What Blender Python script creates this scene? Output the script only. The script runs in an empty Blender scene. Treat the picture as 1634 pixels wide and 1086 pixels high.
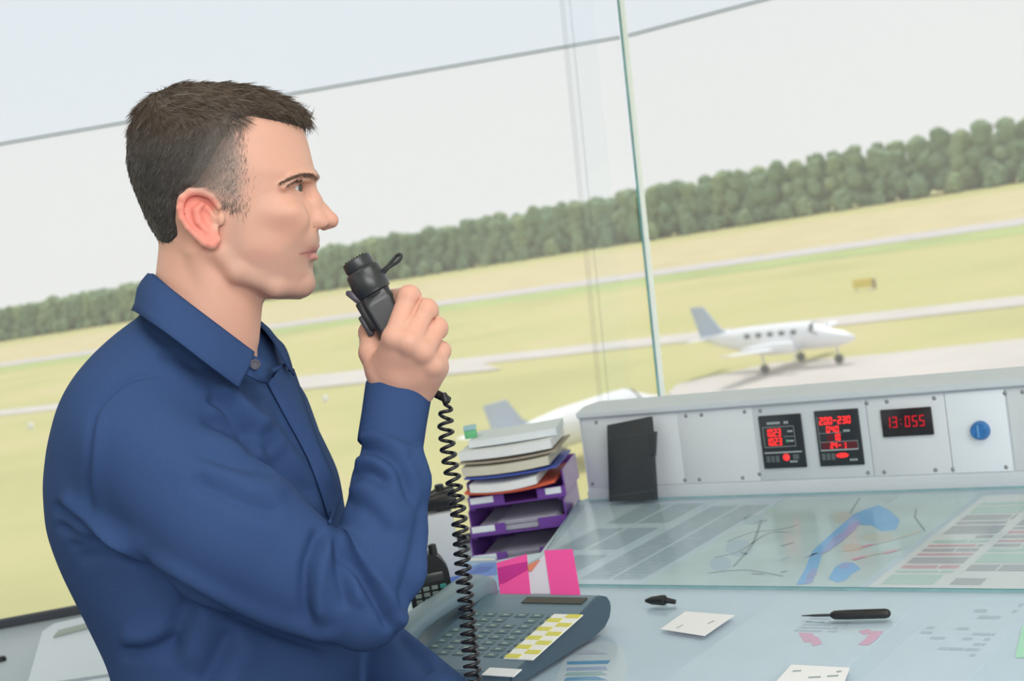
import bpy, bmesh, math, random
import numpy as np
from mathutils import Vector, Matrix

C = bpy.context.scene.collection
sc = bpy.context.scene
rng = random.Random(7)
nrng = np.random.default_rng(11)

# ------------------------------------------------------------------ camera
FPX = 2270.0
PITCH, ROLL = math.radians(4.33), math.radians(10.0)
CAM = np.array([0.0, 0.0, 1.5])
_fw = np.array([0, math.cos(PITCH), -math.sin(PITCH)])
_u0 = np.array([0, math.sin(PITCH), math.cos(PITCH)])
_r0 = np.array([1.0, 0, 0])
RGT = _r0 * math.cos(ROLL) - _u0 * math.sin(ROLL)
UPV = _u0 * math.cos(ROLL) + _r0 * math.sin(ROLL)
BAS = np.stack([RGT, UPV, -_fw], 1)            # columns: right, up, back
cd = bpy.data.cameras.new('camera')
cam = bpy.data.objects.new('camera', cd)
C.objects.link(cam)
cam.matrix_world = Matrix([list(BAS[i]) + [CAM[i]] for i in range(3)] + [[0, 0, 0, 1]])
cd.sensor_width = 36.0
cd.lens = FPX / 1634 * 36
cd.clip_start = 0.05
cd.clip_end = 5000
cd.dof.use_dof = True
cd.dof.focus_distance = 1.49
cd.dof.aperture_fstop = 9.0
sc.camera = cam

# ------------------------------------------------------------------ world, sun, lamps, exposure
w = bpy.data.worlds.new('hazy_sky')
sc.world = w
w.use_nodes = True
nt = w.node_tree
nt.nodes.clear()
wo = nt.nodes.new('ShaderNodeOutputWorld')
wb = nt.nodes.new('ShaderNodeBackground')
tc = nt.nodes.new('ShaderNodeTexCoord')
sp = nt.nodes.new('ShaderNodeSeparateXYZ')
cr = nt.nodes.new('ShaderNodeValToRGB')
cr.color_ramp.elements[0].position = 0.0
cr.color_ramp.elements[0].color = (0.87, 0.875, 0.885, 1)
cr.color_ramp.elements[1].position = 0.6
cr.color_ramp.elements[1].color = (0.78, 0.86, 0.97, 1)
nt.links.new(tc.outputs['Generated'], sp.inputs[0])
nt.links.new(sp.outputs['Z'], cr.inputs[0])
nt.links.new(cr.outputs[0], wb.inputs[0])
wb.inputs[1].default_value = 1.0
nt.links.new(wb.outputs[0], wo.inputs[0])

sl = bpy.data.lights.new('sun', 'SUN')
sl.energy = 2.6
sl.angle = math.radians(2.0)
sl.color = (1.0, 0.96, 0.88)
sun = bpy.data.objects.new('sun', sl)
C.objects.link(sun)
sun.rotation_euler = (math.radians(-20), math.radians(13), 0)

def area(name, loc, tgt, sx, sy, power, col=(1, 1, 1)):
    l = bpy.data.lights.new(name, 'AREA')
    l.shape = 'RECTANGLE'
    l.size, l.size_y = sx, sy
    l.energy = power
    l.color = col
    o = bpy.data.objects.new(name, l)
    C.objects.link(o)
    o.location = loc
    o.rotation_euler = (Vector(tgt) - Vector(loc)).to_track_quat('-Z', 'Y').to_euler()
    return o
# unseen fill lights added behind and overhead to brighten man and desk
area('rear_fill', (0.9, -2.6, 2.30), (-0.1, 1.5, 1.2), 3.2, 0.8, 82, (1, 0.985, 0.97))
area('overhead_fill', (0.5, 0.4, 2.70), (0.3, 0.7, 0.0), 1.2, 1.2, 24, (1, 0.98, 0.95))
area('overhead_fill', (-0.9, 1.5, 2.70), (-0.9, 1.6, 0.0), 1.0, 1.0, 6, (1, 0.98, 0.95))

sc.view_settings.view_transform = 'Standard'
sc.view_settings.look = 'None'
sc.view_settings.exposure = 0.0
sc.view_settings.gamma = 1.0
sc.view_settings.use_curve_mapping = False

# ------------------------------------------------------------------ geometry helpers
def ray(x, y):
    return _fw + RGT * (x - 817) / FPX - UPV * (y - 543) / FPX
def at(x, y, D):                                # the point seen at a pixel, D metres deep
    return CAM + ray(x, y) * D
def atz(x, y, z):                               # the same on a horizontal plane
    d = ray(x, y)
    return CAM + d * (z - CAM[2]) / d[2]
def camspace(x, y, D):
    return np.array([(x - 817) / FPX * D, -(y - 543) / FPX * D, -D])
def cam2world(p):
    return CAM + np.asarray(p) @ BAS.T

AZ = math.radians(37)
DU = np.array([math.cos(AZ), -math.sin(AZ), 0])
DV = np.array([math.sin(AZ), math.cos(AZ), 0])
def frame(o, x, y, z):
    return Matrix([[x[i], y[i], z[i], o[i]] for i in range(3)] + [[0, 0, 0, 1]])
ZT = 1.0                                        # height of the desk top
DESK = frame((0, 0, ZT), DU, DV, (0, 0, 1))     # local axes: along the desk, away, up
WORLD = Matrix.Identity(4)
def deskuv(x, y, h=0.0):
    q = atz(x, y, ZT + h)
    return float(q @ DU), float(q @ DV)

LOCS = {}
def thing(name, label, cat, loc, group=None):
    o = bpy.data.objects.new(name, None)
    o.empty_display_size = 0.05
    C.objects.link(o)
    o.location = loc
    o['label'] = label
    o['category'] = cat
    if group:
        o['group'] = group
    LOCS[o.name] = Vector(loc)
    return o
def tag(o, label, cat, group=None):
    o['label'] = label
    o['category'] = cat
    if group:
        o['group'] = group
    return o
def structure(o):
    o['kind'] = 'structure'
    return o
def finish(me, mats, smooth=35):
    for m in (mats if isinstance(mats, (list, tuple)) else [mats]):
        me.materials.append(m)
    if smooth:
        me.polygons.foreach_set('use_smooth', [True] * len(me.polygons))
        if smooth < 180:
            me.set_sharp_from_angle(angle=math.radians(smooth))
def obj(name, bm, mats, parent=None, base=None, smooth=35, label=None):
    """links a bmesh given in world coordinates as one mesh object"""
    off = Vector((0, 0, 0))
    if parent is not None:
        off = LOCS[parent.name]
    elif base is not None:
        off = Vector(base)
    bmesh.ops.translate(bm, verts=bm.verts, vec=-off)
    bmesh.ops.recalc_face_normals(bm, faces=bm.faces)
    me = bpy.data.meshes.new(name)
    bm.to_mesh(me)
    bm.free()
    finish(me, mats, smooth)
    o = bpy.data.objects.new(name, me)
    C.objects.link(o)
    if parent is not None:
        o.parent = parent
    else:
        o.location = off
    LOCS[o.name] = off
    if label:
        o['label'] = label
    return o
def npobj(name, V, Fc, mats, parent=None, colors=None, smooth=180, label=None):
    """the same from numpy arrays"""
    off = np.zeros(3)
    if parent is not None:
        off = np.array(LOCS[parent.name])
    V = np.asarray(V, dtype=np.float32) - off.astype(np.float32)
    n = len(Fc)
    k = Fc.shape[1]
    me = bpy.data.meshes.new(name)
    me.vertices.add(len(V))
    me.vertices.foreach_set('co', V.ravel())
    me.loops.add(n * k)
    me.loops.foreach_set('vertex_index', Fc.astype(np.int32).ravel())
    me.polygons.add(n)
    me.polygons.foreach_set('loop_start', np.arange(0, n * k, k, dtype=np.int32))
    me.update(calc_edges=True)
    me.validate()
    if colors is not None:
        a = me.color_attributes.new('tint', 'FLOAT_COLOR', 'POINT')
        a.data.foreach_set('color', np.concatenate([colors, np.ones((len(colors), 1))], 1).astype(np.float32).ravel())
    finish(me, mats, smooth)
    o = bpy.data.objects.new(name, me)
    C.objects.link(o)
    if parent is not None:
        o.parent = parent
    LOCS[o.name] = Vector(off)
    if label:
        o['label'] = label
    return o

def setmat(faces, idx):
    for f in faces:
        f.material_index = idx
def box(bm, M, lo, hi, bev=0.0, seg=2, mi=0):
    vs = [bm.verts.new(M @ Vector((x, y, z))) for x in (lo[0], hi[0]) for y in (lo[1], hi[1]) for z in (lo[2], hi[2])]
    q = [(0, 1, 3, 2), (4, 6, 7, 5), (0, 4, 5, 1), (2, 3, 7, 6), (0, 2, 6, 4), (1, 5, 7, 3)]
    fs = [bm.faces.new([vs[i] for i in t]) for t in q]
    setmat(fs, mi)
    if bev > 0:
        es = list({e for f in fs for e in f.edges})
        r = bmesh.ops.bevel(bm, geom=es, offset=bev, segments=seg, affect='EDGES', profile=0.5)
        setmat(r['faces'], mi)
    return vs
def prism(bm, M, pts, z0, z1, bev=0.0, seg=2, mi=0):
    a = [bm.verts.new(M @ Vector((p[0], p[1], z0))) for p in pts]
    b = [bm.verts.new(M @ Vector((p[0], p[1], z1))) for p in pts]
    fs = [bm.faces.new(a[::-1]), bm.faces.new(b)]
    n = len(pts)
    for i in range(n):
        fs.append(bm.faces.new((a[i], a[(i + 1) % n], b[(i + 1) % n], b[i])))
    setmat(fs, mi)
    if bev > 0:
        es = list({e for f in fs for e in f.edges})
        r = bmesh.ops.bevel(bm, geom=es, offset=bev, segments=seg, affect='EDGES', profile=0.5)
        setmat(r['faces'], mi)
def loft(bm, rings, closed=True, cap=True, mi=0):
    vr = [[bm.verts.new(Vector(p)) for p in r] for r in rings]
    n = len(vr[0])
    for i in range(len(vr) - 1):
        for j in range(n if closed else n - 1):
            f = bm.faces.new((vr[i][j], vr[i][(j + 1) % n], vr[i + 1][(j + 1) % n], vr[i + 1][j]))
            f.material_index = mi
    if cap and closed:
        for r in (vr[0][::-1], vr[-1]):
            try:
                bm.faces.new(r).material_index = mi
            except ValueError:
                pass
    return vr
def basis_of(d):
    d = np.asarray(d, float)
    d = d / np.linalg.norm(d)
    h = np.array([0, 0, 1.0]) if abs(d[2]) < 0.9 else np.array([1.0, 0, 0])
    a = np.cross(h, d)
    a /= np.linalg.norm(a)
    return a, np.cross(d, a), d
def lathe(bm, o, d, prof, n=24, mi=0, sx=1.0, sy=1.0, axes=None):
    """prof: (distance along d, radius)"""
    a, b, d = basis_of(d) if axes is None else axes
    o = np.asarray(o, float)
    rings = []
    for t, r in prof:
        rings.append([o + d * t + (a * math.cos(k * 2 * math.pi / n) * sx + b * math.sin(k * 2 * math.pi / n) * sy) * max(r, 1e-5) for k in range(n)])
    return loft(bm, rings, mi=mi)
def tube(bm, pts, r, n=8, mi=0, closed=False):
    pts = [np.asarray(p, float) for p in pts]
    m = len(pts)
    rr = r if isinstance(r, (list, tuple)) else [r] * m
    prev = None
    rings = []
    for i in range(m):
        if closed:
            t = pts[(i + 1) % m] - pts[i - 1]
        else:
            t = pts[min(i + 1, m - 1)] - pts[max(i - 1, 0)]
        t = t / (np.linalg.norm(t) + 1e-12)
        if prev is None:
            a, b, _ = basis_of(t)
        else:
            a = prev - t * (prev @ t)
            a /= np.linalg.norm(a) + 1e-12
            b = np.cross(t, a)
        prev = a
        rings.append([pts[i] + (a * math.cos(k * 2 * math.pi / n) + b * math.sin(k * 2 * math.pi / n)) * rr[i] for k in range(n)])
    if closed:
        rings.append(rings[0])
        return loft(bm, rings, cap=False, mi=mi)
    return loft(bm, rings, mi=mi)
def catmull(pts, n=8):
    pts = [np.asarray(p, float) for p in pts]
    out = []
    for i in range(len(pts) - 1):
        p0, p1, p2, p3 = pts[max(i - 1, 0)], pts[i], pts[i + 1], pts[min(i + 2, len(pts) - 1)]
        for k in range(n):
            t = k / n
            out.append(0.5 * ((2 * p1) + (p2 - p0) * t + (2 * p0 - 5 * p1 + 4 * p2 - p3) * t * t + (3 * p1 - p0 - 3 * p2 + p3) * t ** 3))
    out.append(pts[-1])
    return out
def NB():
    return bmesh.new()

# ------------------------------------------------------------------ materials
def mat(name, col, rough=0.5, metal=0.0, spec=0.5, var=0.0, scale=40.0, bump=0.0, bscale=200.0, emit=None, estr=0.0, alpha=1.0, trans=0.0, sheen=0.0, coords='Object', detail=4):
    m = bpy.data.materials.new(name)
    m.use_nodes = True
    t = m.node_tree
    p = t.nodes['Principled BSDF']
    p.inputs['Base Color'].default_value = (*col, 1)
    p.inputs['Roughness'].default_value = rough
    p.inputs['Metallic'].default_value = metal
    p.inputs['Specular IOR Level'].default_value = spec
    if sheen:
        p.inputs['Sheen Weight'].default_value = sheen
        p.inputs['Sheen Roughness'].default_value = 0.4
    if emit:
        p.inputs['Emission Color'].default_value = (*emit, 1)
        p.inputs['Emission Strength'].default_value = estr
    if alpha < 1:
        p.inputs['Alpha'].default_value = alpha
    if trans:
        p.inputs['Transmission Weight'].default_value = trans
    if var > 0 or bump > 0:
        c = t.nodes.new('ShaderNodeTexCoord')
    if var > 0:
        n = t.nodes.new('ShaderNodeTexNoise')
        n.inputs['Scale'].default_value = scale
        n.inputs['Detail'].default_value = detail
        t.links.new(c.outputs[coords], n.inputs['Vector'])
        r = t.nodes.new('ShaderNodeValToRGB')
        r.color_ramp.elements[0].position = 0.3
        r.color_ramp.elements[1].position = 0.7
        r.color_ramp.elements[0].color = (*[max(0, x * (1 - var)) for x in col], 1)
        r.color_ramp.elements[1].color = (*[min(1, x * (1 + var)) for x in col], 1)
        t.links.new(n.outputs['Fac'], r.inputs[0])
        t.links.new(r.outputs[0], p.inputs['Base Color'])
    if bump > 0:
        n2 = t.nodes.new('ShaderNodeTexNoise')
        n2.inputs['Scale'].default_value = bscale
        n2.inputs['Detail'].default_value = 3
        t.links.new(c.outputs[coords], n2.inputs['Vector'])
        b = t.nodes.new('ShaderNodeBump')
        b.inputs['Strength'].default_value = bump
        b.inputs['Distance'].default_value = 0.002
        t.links.new(n2.outputs['Fac'], b.inputs['Height'])
        t.links.new(b.outputs[0], p.inputs['Normal'])
    return m
def tintmat(name, rough, spec=0.4, sss=0.0, rad=(1, 0.35, 0.2), sssscale=0.004, bump=0.0, bscale=600, sheen=0.0):
    m = mat(name, (0.5, 0.5, 0.5), rough, spec=spec, bump=bump, bscale=bscale, sheen=sheen)
    t = m.node_tree
    p = t.nodes['Principled BSDF']
    a = t.nodes.new('ShaderNodeVertexColor')
    a.layer_name = 'tint'
    t.links.new(a.outputs['Color'], p.inputs['Base Color'])
    if sss:
        p.inputs['Subsurface Weight'].default_value = sss
        p.inputs['Subsurface Radius'].default_value = rad
        p.inputs['Subsurface Scale'].default_value = sssscale
    return m
def glassmat(name, tint=(1, 1, 1), veil=0.05, veilcol=(0.9, 0.9, 0.9), ior=1.45, rough=0.0):
    """window or desk glass: clear with a fresnel reflection and a pale veil painted in for haze and sheen"""
    m = bpy.data.materials.new(name)
    m.use_nodes = True
    t = m.node_tree
    t.nodes.clear()
    o = t.nodes.new('ShaderNodeOutputMaterial')
    tr = t.nodes.new('ShaderNodeBsdfTransparent')
    tr.inputs[0].default_value = (*tint, 1)
    gl = t.nodes.new('ShaderNodeBsdfGlossy')
    gl.inputs['Roughness'].default_value = rough
    fr = t.nodes.new('ShaderNodeFresnel')
    fr.inputs['IOR'].default_value = ior
    mx = t.nodes.new('ShaderNodeMixShader')
    ge = t.nodes.new('ShaderNodeNewGeometry')
    iv = t.nodes.new('ShaderNodeMath')
    iv.operation = 'SUBTRACT'
    iv.inputs[0].default_value = 1.0
    t.links.new(ge.outputs['Backfacing'], iv.inputs[1])
    mu = t.nodes.new('ShaderNodeMath')
    mu.operation = 'MULTIPLY'
    t.links.new(iv.outputs[0], mu.inputs[0])
    t.links.new(fr.outputs[0], mu.inputs[1])
    t.links.new(mu.outputs[0], mx.inputs[0])
    t.links.new(tr.outputs[0], mx.inputs[1])
    t.links.new(gl.outputs[0], mx.inputs[2])
    last = mx.outputs[0]
    if veil > 0:
        df = t.nodes.new('ShaderNodeBsdfTranslucent')
        df.inputs[0].default_value = (*veilcol, 1)
        d2 = t.nodes.new('ShaderNodeBsdfDiffuse')
        d2.inputs[0].default_value = (*veilcol, 1)
        m1 = t.nodes.new('ShaderNodeMixShader')
        m1.inputs[0].default_value = 0.5
        t.links.new(df.outputs[0], m1.inputs[1])
        t.links.new(d2.outputs[0], m1.inputs[2])
        m2 = t.nodes.new('ShaderNodeMixShader')
        m2.inputs[0].default_value = veil
        t.links.new(last, m2.inputs[1])
        t.links.new(m1.outputs[0], m2.inputs[2])
        last = m2.outputs[0]
    t.links.new(last, o.inputs[0])
    return m

M_white = mat('painted_white', (0.80, 0.80, 0.78), 0.6, var=0.03, scale=6)
M_cons = mat('console_metal', (0.56, 0.61, 0.66), 0.45, var=0.03, scale=9, bump=0.05, bscale=300)
M_panel = mat('panel_metal', (0.61, 0.65, 0.69), 0.4, var=0.02, scale=9)
M_panel2 = mat('pale_panel', (0.70, 0.76, 0.82), 0.35)
M_black = mat('black_plastic', (0.012, 0.013, 0.015), 0.38, var=0.2, scale=60)
M_screen = mat('display_black', (0.02, 0.026, 0.032), 0.3)
M_red = mat('red_led', (0.3, 0.0, 0.0), 0.4, emit=(1.0, 0.03, 0.03), estr=1.4)
M_reddim = mat('red_led_dim', (0.2, 0.0, 0.0), 0.4, emit=(0.75, 0.01, 0.025), estr=0.7)
M_ink = mat('display_print', (0.35, 0.40, 0.42), 0.5)
M_greenled = mat('green_led', (0.02, 0.2, 0.08), 0.5, emit=(0.1, 0.5, 0.25), estr=0.5)
M_bluek = mat('blue_knob', (0.03, 0.16, 0.42), 0.35, var=0.2, scale=120)
M_screw = mat('screw_steel', (0.32, 0.34, 0.36), 0.4, metal=0.6)
M_holder = mat('holder_vinyl', (0.022, 0.027, 0.033), 0.45, bump=0.15, bscale=400)
M_desk = mat('desk_laminate', (0.57, 0.68, 0.78), 0.5, var=0.04, scale=5)
M_panelgrey = mat('cabinet_grey', (0.36, 0.39, 0.42), 0.6)
M_paper = mat('paper', (0.74, 0.76, 0.78), 0.8, var=0.02, scale=20)
M_paperb = mat('bluish_paper', (0.60, 0.70, 0.79), 0.8, var=0.03, scale=15)
M_maps = mat('pale_green_map', (0.56, 0.68, 0.70), 0.8, var=0.08, scale=12)
M_mapw = mat('map_water', (0.22, 0.50, 0.86), 0.8, var=0.06, scale=25)
M_mapv = mat('map_coast_violet', (0.36, 0.42, 0.74), 0.8, var=0.1, scale=40)
M_mapline = mat('map_line_grey', (0.30, 0.38, 0.40), 0.8)
M_mapbeige = mat('map_beige', (0.62, 0.58, 0.55), 0.8, var=0.05, scale=20)
M_mappink = mat('map_pink', (0.72, 0.36, 0.46), 0.8)
M_text = mat('printed_text', (0.38, 0.48, 0.57), 0.8)
M_textlite = mat('faint_print', (0.44, 0.53, 0.61), 0.8)
M_tblgrey = mat('table_grey', (0.46, 0.46, 0.50), 0.8)
M_tblgreen = mat('table_green', (0.50, 0.66, 0.62), 0.8)
M_tblpink = mat('table_pink', (0.66, 0.42, 0.48), 0.8)
M_slip = mat('slip_white', (0.82, 0.82, 0.86), 0.7)
M_pinkmark = mat('pink_marker', (0.75, 0.38, 0.55), 0.7)
M_green = mat('green_sticker', (0.42, 0.80, 0.55), 0.7)
M_glassdesk = glassmat('desk_glass', (0.965, 0.982, 0.99), veil=0.045, veilcol=(0.70, 0.80, 0.90), ior=1.30, rough=0.16)  # bluish veil paints a pale sky sheen over the charts
M_glassedge = mat('glass_edge_green', (0.16, 0.36, 0.38), 0.15, var=0.15, scale=30)
M_pane = glassmat('window_glass', (0.995, 0.997, 0.996), veil=0.115, veilcol=(0.96, 0.975, 0.985), ior=1.10)  # pale veil in the glass stands in for the outdoor haze
M_film = glassmat('tinted_film', (0.965, 0.985, 1.0), veil=0.06, veilcol=(0.9, 0.95, 0.99), ior=1.10)
M_strip = glassmat('reflection_glass', (0.985, 0.996, 0.998), veil=0.012, veilcol=(0.85, 0.9, 0.92), ior=1.08)
M_silicone = glassmat('grey_silicone', (0.84, 0.86, 0.88), veil=0.35, veilcol=(0.62, 0.66, 0.72), ior=1.1)
M_rubber = mat('black_rubber', (0.03, 0.035, 0.05), 0.6)
# ------------------------------------------------------------------ the cab: floor, ceiling, walls, windows
def slab(name, lo, hi, m):
    b = NB()
    box(b, WORLD, lo, hi)
    return structure(obj(name, b, m, base=((lo[0] + hi[0]) / 2, (lo[1] + hi[1]) / 2, lo[2]), smooth=0))
M_floor = mat('carpet_grey', (0.20, 0.21, 0.23), 0.9, var=0.15, scale=80)
M_ceil = mat('ceiling_tile', (0.78, 0.78, 0.76), 0.8, var=0.02, scale=3)
b = NB()
prism(b, WORLD, [(-3.2, -3), (3.4, -3), (3.4, 0.2), (0.31, 2.86), (-3.2, 2.72)], -0.2, 0.0)
structure(obj('floor', b, M_floor, smooth=0))
b = NB()
prism(b, WORLD, [(-3.6, -3.4), (5.0, -3.4), (5.0, 0.5), (0.60, 3.9), (-3.6, 3.75)], 2.75, 2.95)
structure(obj('ceiling', b, M_ceil, smooth=0))

J0, J1 = at(1061, 672, 2.80), at(983, -80, 2.97)       # glass corner between the two panes
jd = J1 - J0
def joint(z):
    return J0 + jd * (z - J0[2]) / jd[2]
LD = np.array([-math.cos(math.radians(2)), -math.sin(math.radians(2)), 0])   # left pane runs this way
RD = DU                                                                      # right pane runs this way
def pane_pt(d, s, z, out=0.0):
    p = joint(z) + d * s
    n = np.cross(d, jd)
    n /= np.linalg.norm(n)
    if n[1] < 0:
        n = -n
    return p + n * out
def pane(name, d, s0, s1, z0, z1, th, m, off=0.0):
    b = NB()
    v = []
    for o in (off, off + th):
        v.append([b.verts.new(Vector(pane_pt(d, s, z, o))) for s, z in ((s0, z0), (s1, z0), (s1, z1), (s0, z1))])
    b.faces.new(v[0])
    b.faces.new(v[1][::-1])
    for i in range(4):
        b.faces.new((v[0][i], v[1][i], v[1][(i + 1) % 4], v[0][(i + 1) % 4]))
    return structure(obj(name, b, m, smooth=0))
zs = atz(0, 0, 1)[2]
# the height of the horizontal glass seam where it meets the corner
SEAM = None
for k in range(2000):
    z = 1.4 + k * 0.001
    q = joint(z) - CAM
    if 543 - FPX * (q @ UPV) / (q @ _fw) < 60:
        SEAM = z
        break
Z0, Z1 = 0.90, 2.75
pane('window_1', LD, 0.012, 3.3, Z0, SEAM, 0.010, M_pane)
pane('window_2', RD, 0.006, 3.6, Z0, SEAM, 0.010, M_pane)
pane('window_3', LD, 0.012, 3.3, SEAM + 0.004, Z1, 0.010, M_film)
pane('window_4', RD, 0.006, 3.6, SEAM + 0.004, Z1, 0.010, M_film)
pane('trim_1', LD, 0.012, 3.3, SEAM - 0.003, SEAM + 0.0035, 0.006, M_silicone, -0.007)
pane('trim_2', RD, 0.012, 3.6, SEAM - 0.003, SEAM + 0.0035, 0.006, M_silicone, -0.007)
# bare green edge of the glass at the corner
b = NB()
M_edgehi = mat('glass_edge_highlight', (0.86, 0.93, 0.93), 0.1)  # bright half: highlight of the glass edge put into the colour
for s0, s1, mi in ((-0.0045, 0.0015, 0), (0.0015, 0.0075, 1)):
    v = []
    for o in (-0.010, 0.0):
        v.append([b.verts.new(Vector(joint(z) + RD * s + DV * o)) for s, z in ((s0, Z0), (s1, Z0), (s1, Z1), (s0, Z1))])
    fs = [b.faces.new(v[0]), b.faces.new(v[1][::-1])]
    for i in range(4):
        fs.append(b.faces.new((v[0][i], v[1][i], v[1][(i + 1) % 4], v[0][(i + 1) % 4])))
    setmat(fs, mi)
structure(obj('trim_3', b, [M_glassedge, M_edgehi], smooth=0))
# added glass strips stand in for the faint double reflection beside the corner
pane('reflection_strip', LD, 0.060, 0.118, Z0, Z1, 0.008, M_strip, -0.009)
M_faint = glassmat('faint_reflection', (0.945, 0.95, 0.957), veil=0.03, veilcol=(0.6, 0.62, 0.66), ior=1.08)
pane('reflection_line_1', LD, 0.119, 0.129, Z0, Z1, 0.004, M_faint, -0.006)
pane('reflection_line_2', LD, 0.106, 0.110, Z0, Z1, 0.004, M_faint, -0.014)
# walls under the glass and the rubber strip at its foot
b = NB()
v0 = [pane_pt(LD, s, Z0, -0.02)[:2] for s in (0.0, 3.3)]
v1 = [pane_pt(LD, s, Z0, 0.12)[:2] for s in (3.3, 0.0)]
prism(b, WORLD, v0 + v1, -0.2, Z0)
structure(obj('wall_left', b, M_panelgrey, smooth=0))
b = NB()
v0 = [pane_pt(RD, s, Z0, -0.02)[:2] for s in (0.005, 3.6)]
v1 = [pane_pt(RD, s, Z0, 0.12)[:2] for s in (3.6, 0.07)]
prism(b, WORLD, v0 + v1, -0.2, Z0)
structure(obj('wall_right', b, M_panelgrey, smooth=0))
# low walls under the windows all round the rest of the cab
for nm, pts in (('wall_back', [(-3.2, -3.0), (3.4, -3.0), (3.4, -3.12), (-3.2, -3.12)]), ('wall_west', [(-3.2, -3.0), (-3.2, 2.6), (-3.32, 2.6), (-3.32, -3.0)]), ('wall_east', [(3.4, -3.0), (3.4, 0.2), (3.52, 0.2), (3.52, -3.0)])):
    b = NB()
    prism(b, WORLD, pts, -0.2, 0.92)
    structure(obj(nm, b, M_panelgrey, smooth=0))
b = NB()
v0 = [pane_pt(LD, s, Z0, -0.035)[:2] for s in (0.0, 3.2)]
v1 = [pane_pt(LD, s, Z0, -0.012)[:2] for s in (3.2, 0.0)]
prism(b, WORLD, v0 + v1, Z0, 0.945, bev=0.004)
structure(obj('trim_7', b, M_rubber))
# tower below the cab so that it stands on the ground
b = NB()
prism(b, WORLD, [(-2.8, -2.6), (3.0, -2.6), (3.0, 0.1), (0.25, 2.5), (-2.8, 2.4)], -10.5, -0.2)
structure(obj('wall_below', b, M_panelgrey, smooth=0))

# ------------------------------------------------------------------ the airfield
GZ = -10.5
M_grass = mat('dry_grass', (0.40, 0.385, 0.165), 0.95, var=0.14, scale=0.05, detail=8)
def ground(name, pts, h, m):
    b = NB()
    vs = [b.verts.new((p[0], p[1], GZ + h)) for p in pts]
    b.faces.new(vs)
    return structure(obj(name, b, m, smooth=0))
t = M_grass.node_tree
rp = [n for n in t.nodes if n.type == 'VALTORGB'][0]
rp.color_ramp.elements[0].color = (0.41, 0.39, 0.14, 1)
rp.color_ramp.elements[1].color = (0.53, 0.445, 0.21, 1)
e = rp.color_ramp.elements.new(0.5)
e.color = (0.47, 0.435, 0.165, 1)
ground('ground', [(-2500, -400), (2500, -400), (2500, 3500), (-2500, 3500)], 0.0, M_grass)
M_asph = mat('old_asphalt', (0.51, 0.46, 0.45), 0.9, var=0.06, scale=0.3)
M_conc = mat('pale_concrete', (0.55, 0.50, 0.46), 0.9, var=0.06, scale=0.2)
M_straw = mat('straw_verge', (0.53, 0.44, 0.23), 0.95, var=0.10, scale=0.1)
M_lush = mat('greener_grass', (0.36, 0.42, 0.14), 0.95, var=0.12, scale=0.08)
def strip(name, a, c, w0, w1, h, m, ext=400):
    """ground strip along the line through two ground points, w0 nearer and w1 farther than it"""
    a, c = np.array(a[:2]), np.array(c[:2])
    d = (c - a) / np.linalg.norm(c - a)
    n = np.array([-d[1], d[0]])
    if n[1] < 0:
        n = -n
    p0, p1 = a - d * ext, c + d * ext
    return ground(name, [p0 - n * w0, p1 - n * w0, p1 + n * w1, p0 + n * w1], h, m)
rwA, rwB = atz(0, 582, GZ), atz(1634, 353, GZ)
twA, twB = atz(0, 659, GZ), atz(1634, 480, GZ)
strip('runway', rwA, rwB, 9, 9, 0.06, M_asph)
strip('ground_verge', rwA, rwB, -9.5, 150, 0.03, M_straw)
strip('ground_green', rwA, rwB, 30, -9.5, 0.03, M_lush)
strip('taxiway', twA, twB, 3.4, 3.4, 0.06, M_conc)
ap = [atz(1080, 614, GZ), atz(1230, 580, GZ), atz(1400, 566, GZ), atz(1634, 541, GZ), atz(2300, 470, GZ), (120, 20, 0), (30, 20, 0), atz(1000, 700, GZ)]
ground('apron', [(p[0], p[1]) for p in ap], 0.05, M_conc)
ground('apron_branch', [tuple(atz(*p, GZ)[:2]) for p in ((470, 610), (760, 578), (800, 590), (480, 622))], 0.09, M_conc)

# trees of the forest edge, each one an object
M_leaf = bpy.data.materials.new('hazy_foliage')
M_leaf.use_nodes = True
t = M_leaf.node_tree
p = t.nodes['Principled BSDF']
p.inputs['Roughness'].default_value = 0.9
p.inputs['Specular IOR Level'].default_value = 0.1
oi = t.nodes.new('ShaderNodeObjectInfo')
r1 = t.nodes.new('ShaderNodeValToRGB')
r1.color_ramp.elements[0].color = (0.175, 0.262, 0.155, 1)  # foliage tones lightened, distance haze put into the colour
r1.color_ramp.elements[1].color = (0.30, 0.375, 0.185, 1)
e = r1.color_ramp.elements.new(0.55)
e.color = (0.225, 0.312, 0.18, 1)
n1 = t.nodes.new('ShaderNodeTexNoise')
n1.inputs['Scale'].default_value = 0.6
n1.inputs['Detail'].default_value = 5
c1 = t.nodes.new('ShaderNodeTexCoord')
mm = t.nodes.new('ShaderNodeMixRGB')
mm.blend_type = 'MULTIPLY'
mm.inputs[0].default_value = 0.6
t.links.new(oi.outputs['Random'], r1.inputs[0])
t.links.new(c1.outputs['Object'], n1.inputs['Vector'])
r2 = t.nodes.new('ShaderNodeValToRGB')
r2.color_ramp.elements[0].position = 0.3
r2.color_ramp.elements[0].color = (0.62, 0.68, 0.66, 1)
r2.color_ramp.elements[1].position = 0.7
t.links.new(n1.outputs['Fac'], r2.inputs[0])
t.links.new(r1.outputs[0], mm.inputs[1])
t.links.new(r2.outputs[0], mm.inputs[2])
t.links.new(mm.outputs[0], p.inputs['Base Color'])
M_bark = mat('bark', (0.10, 0.075, 0.05), 0.9)
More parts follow.
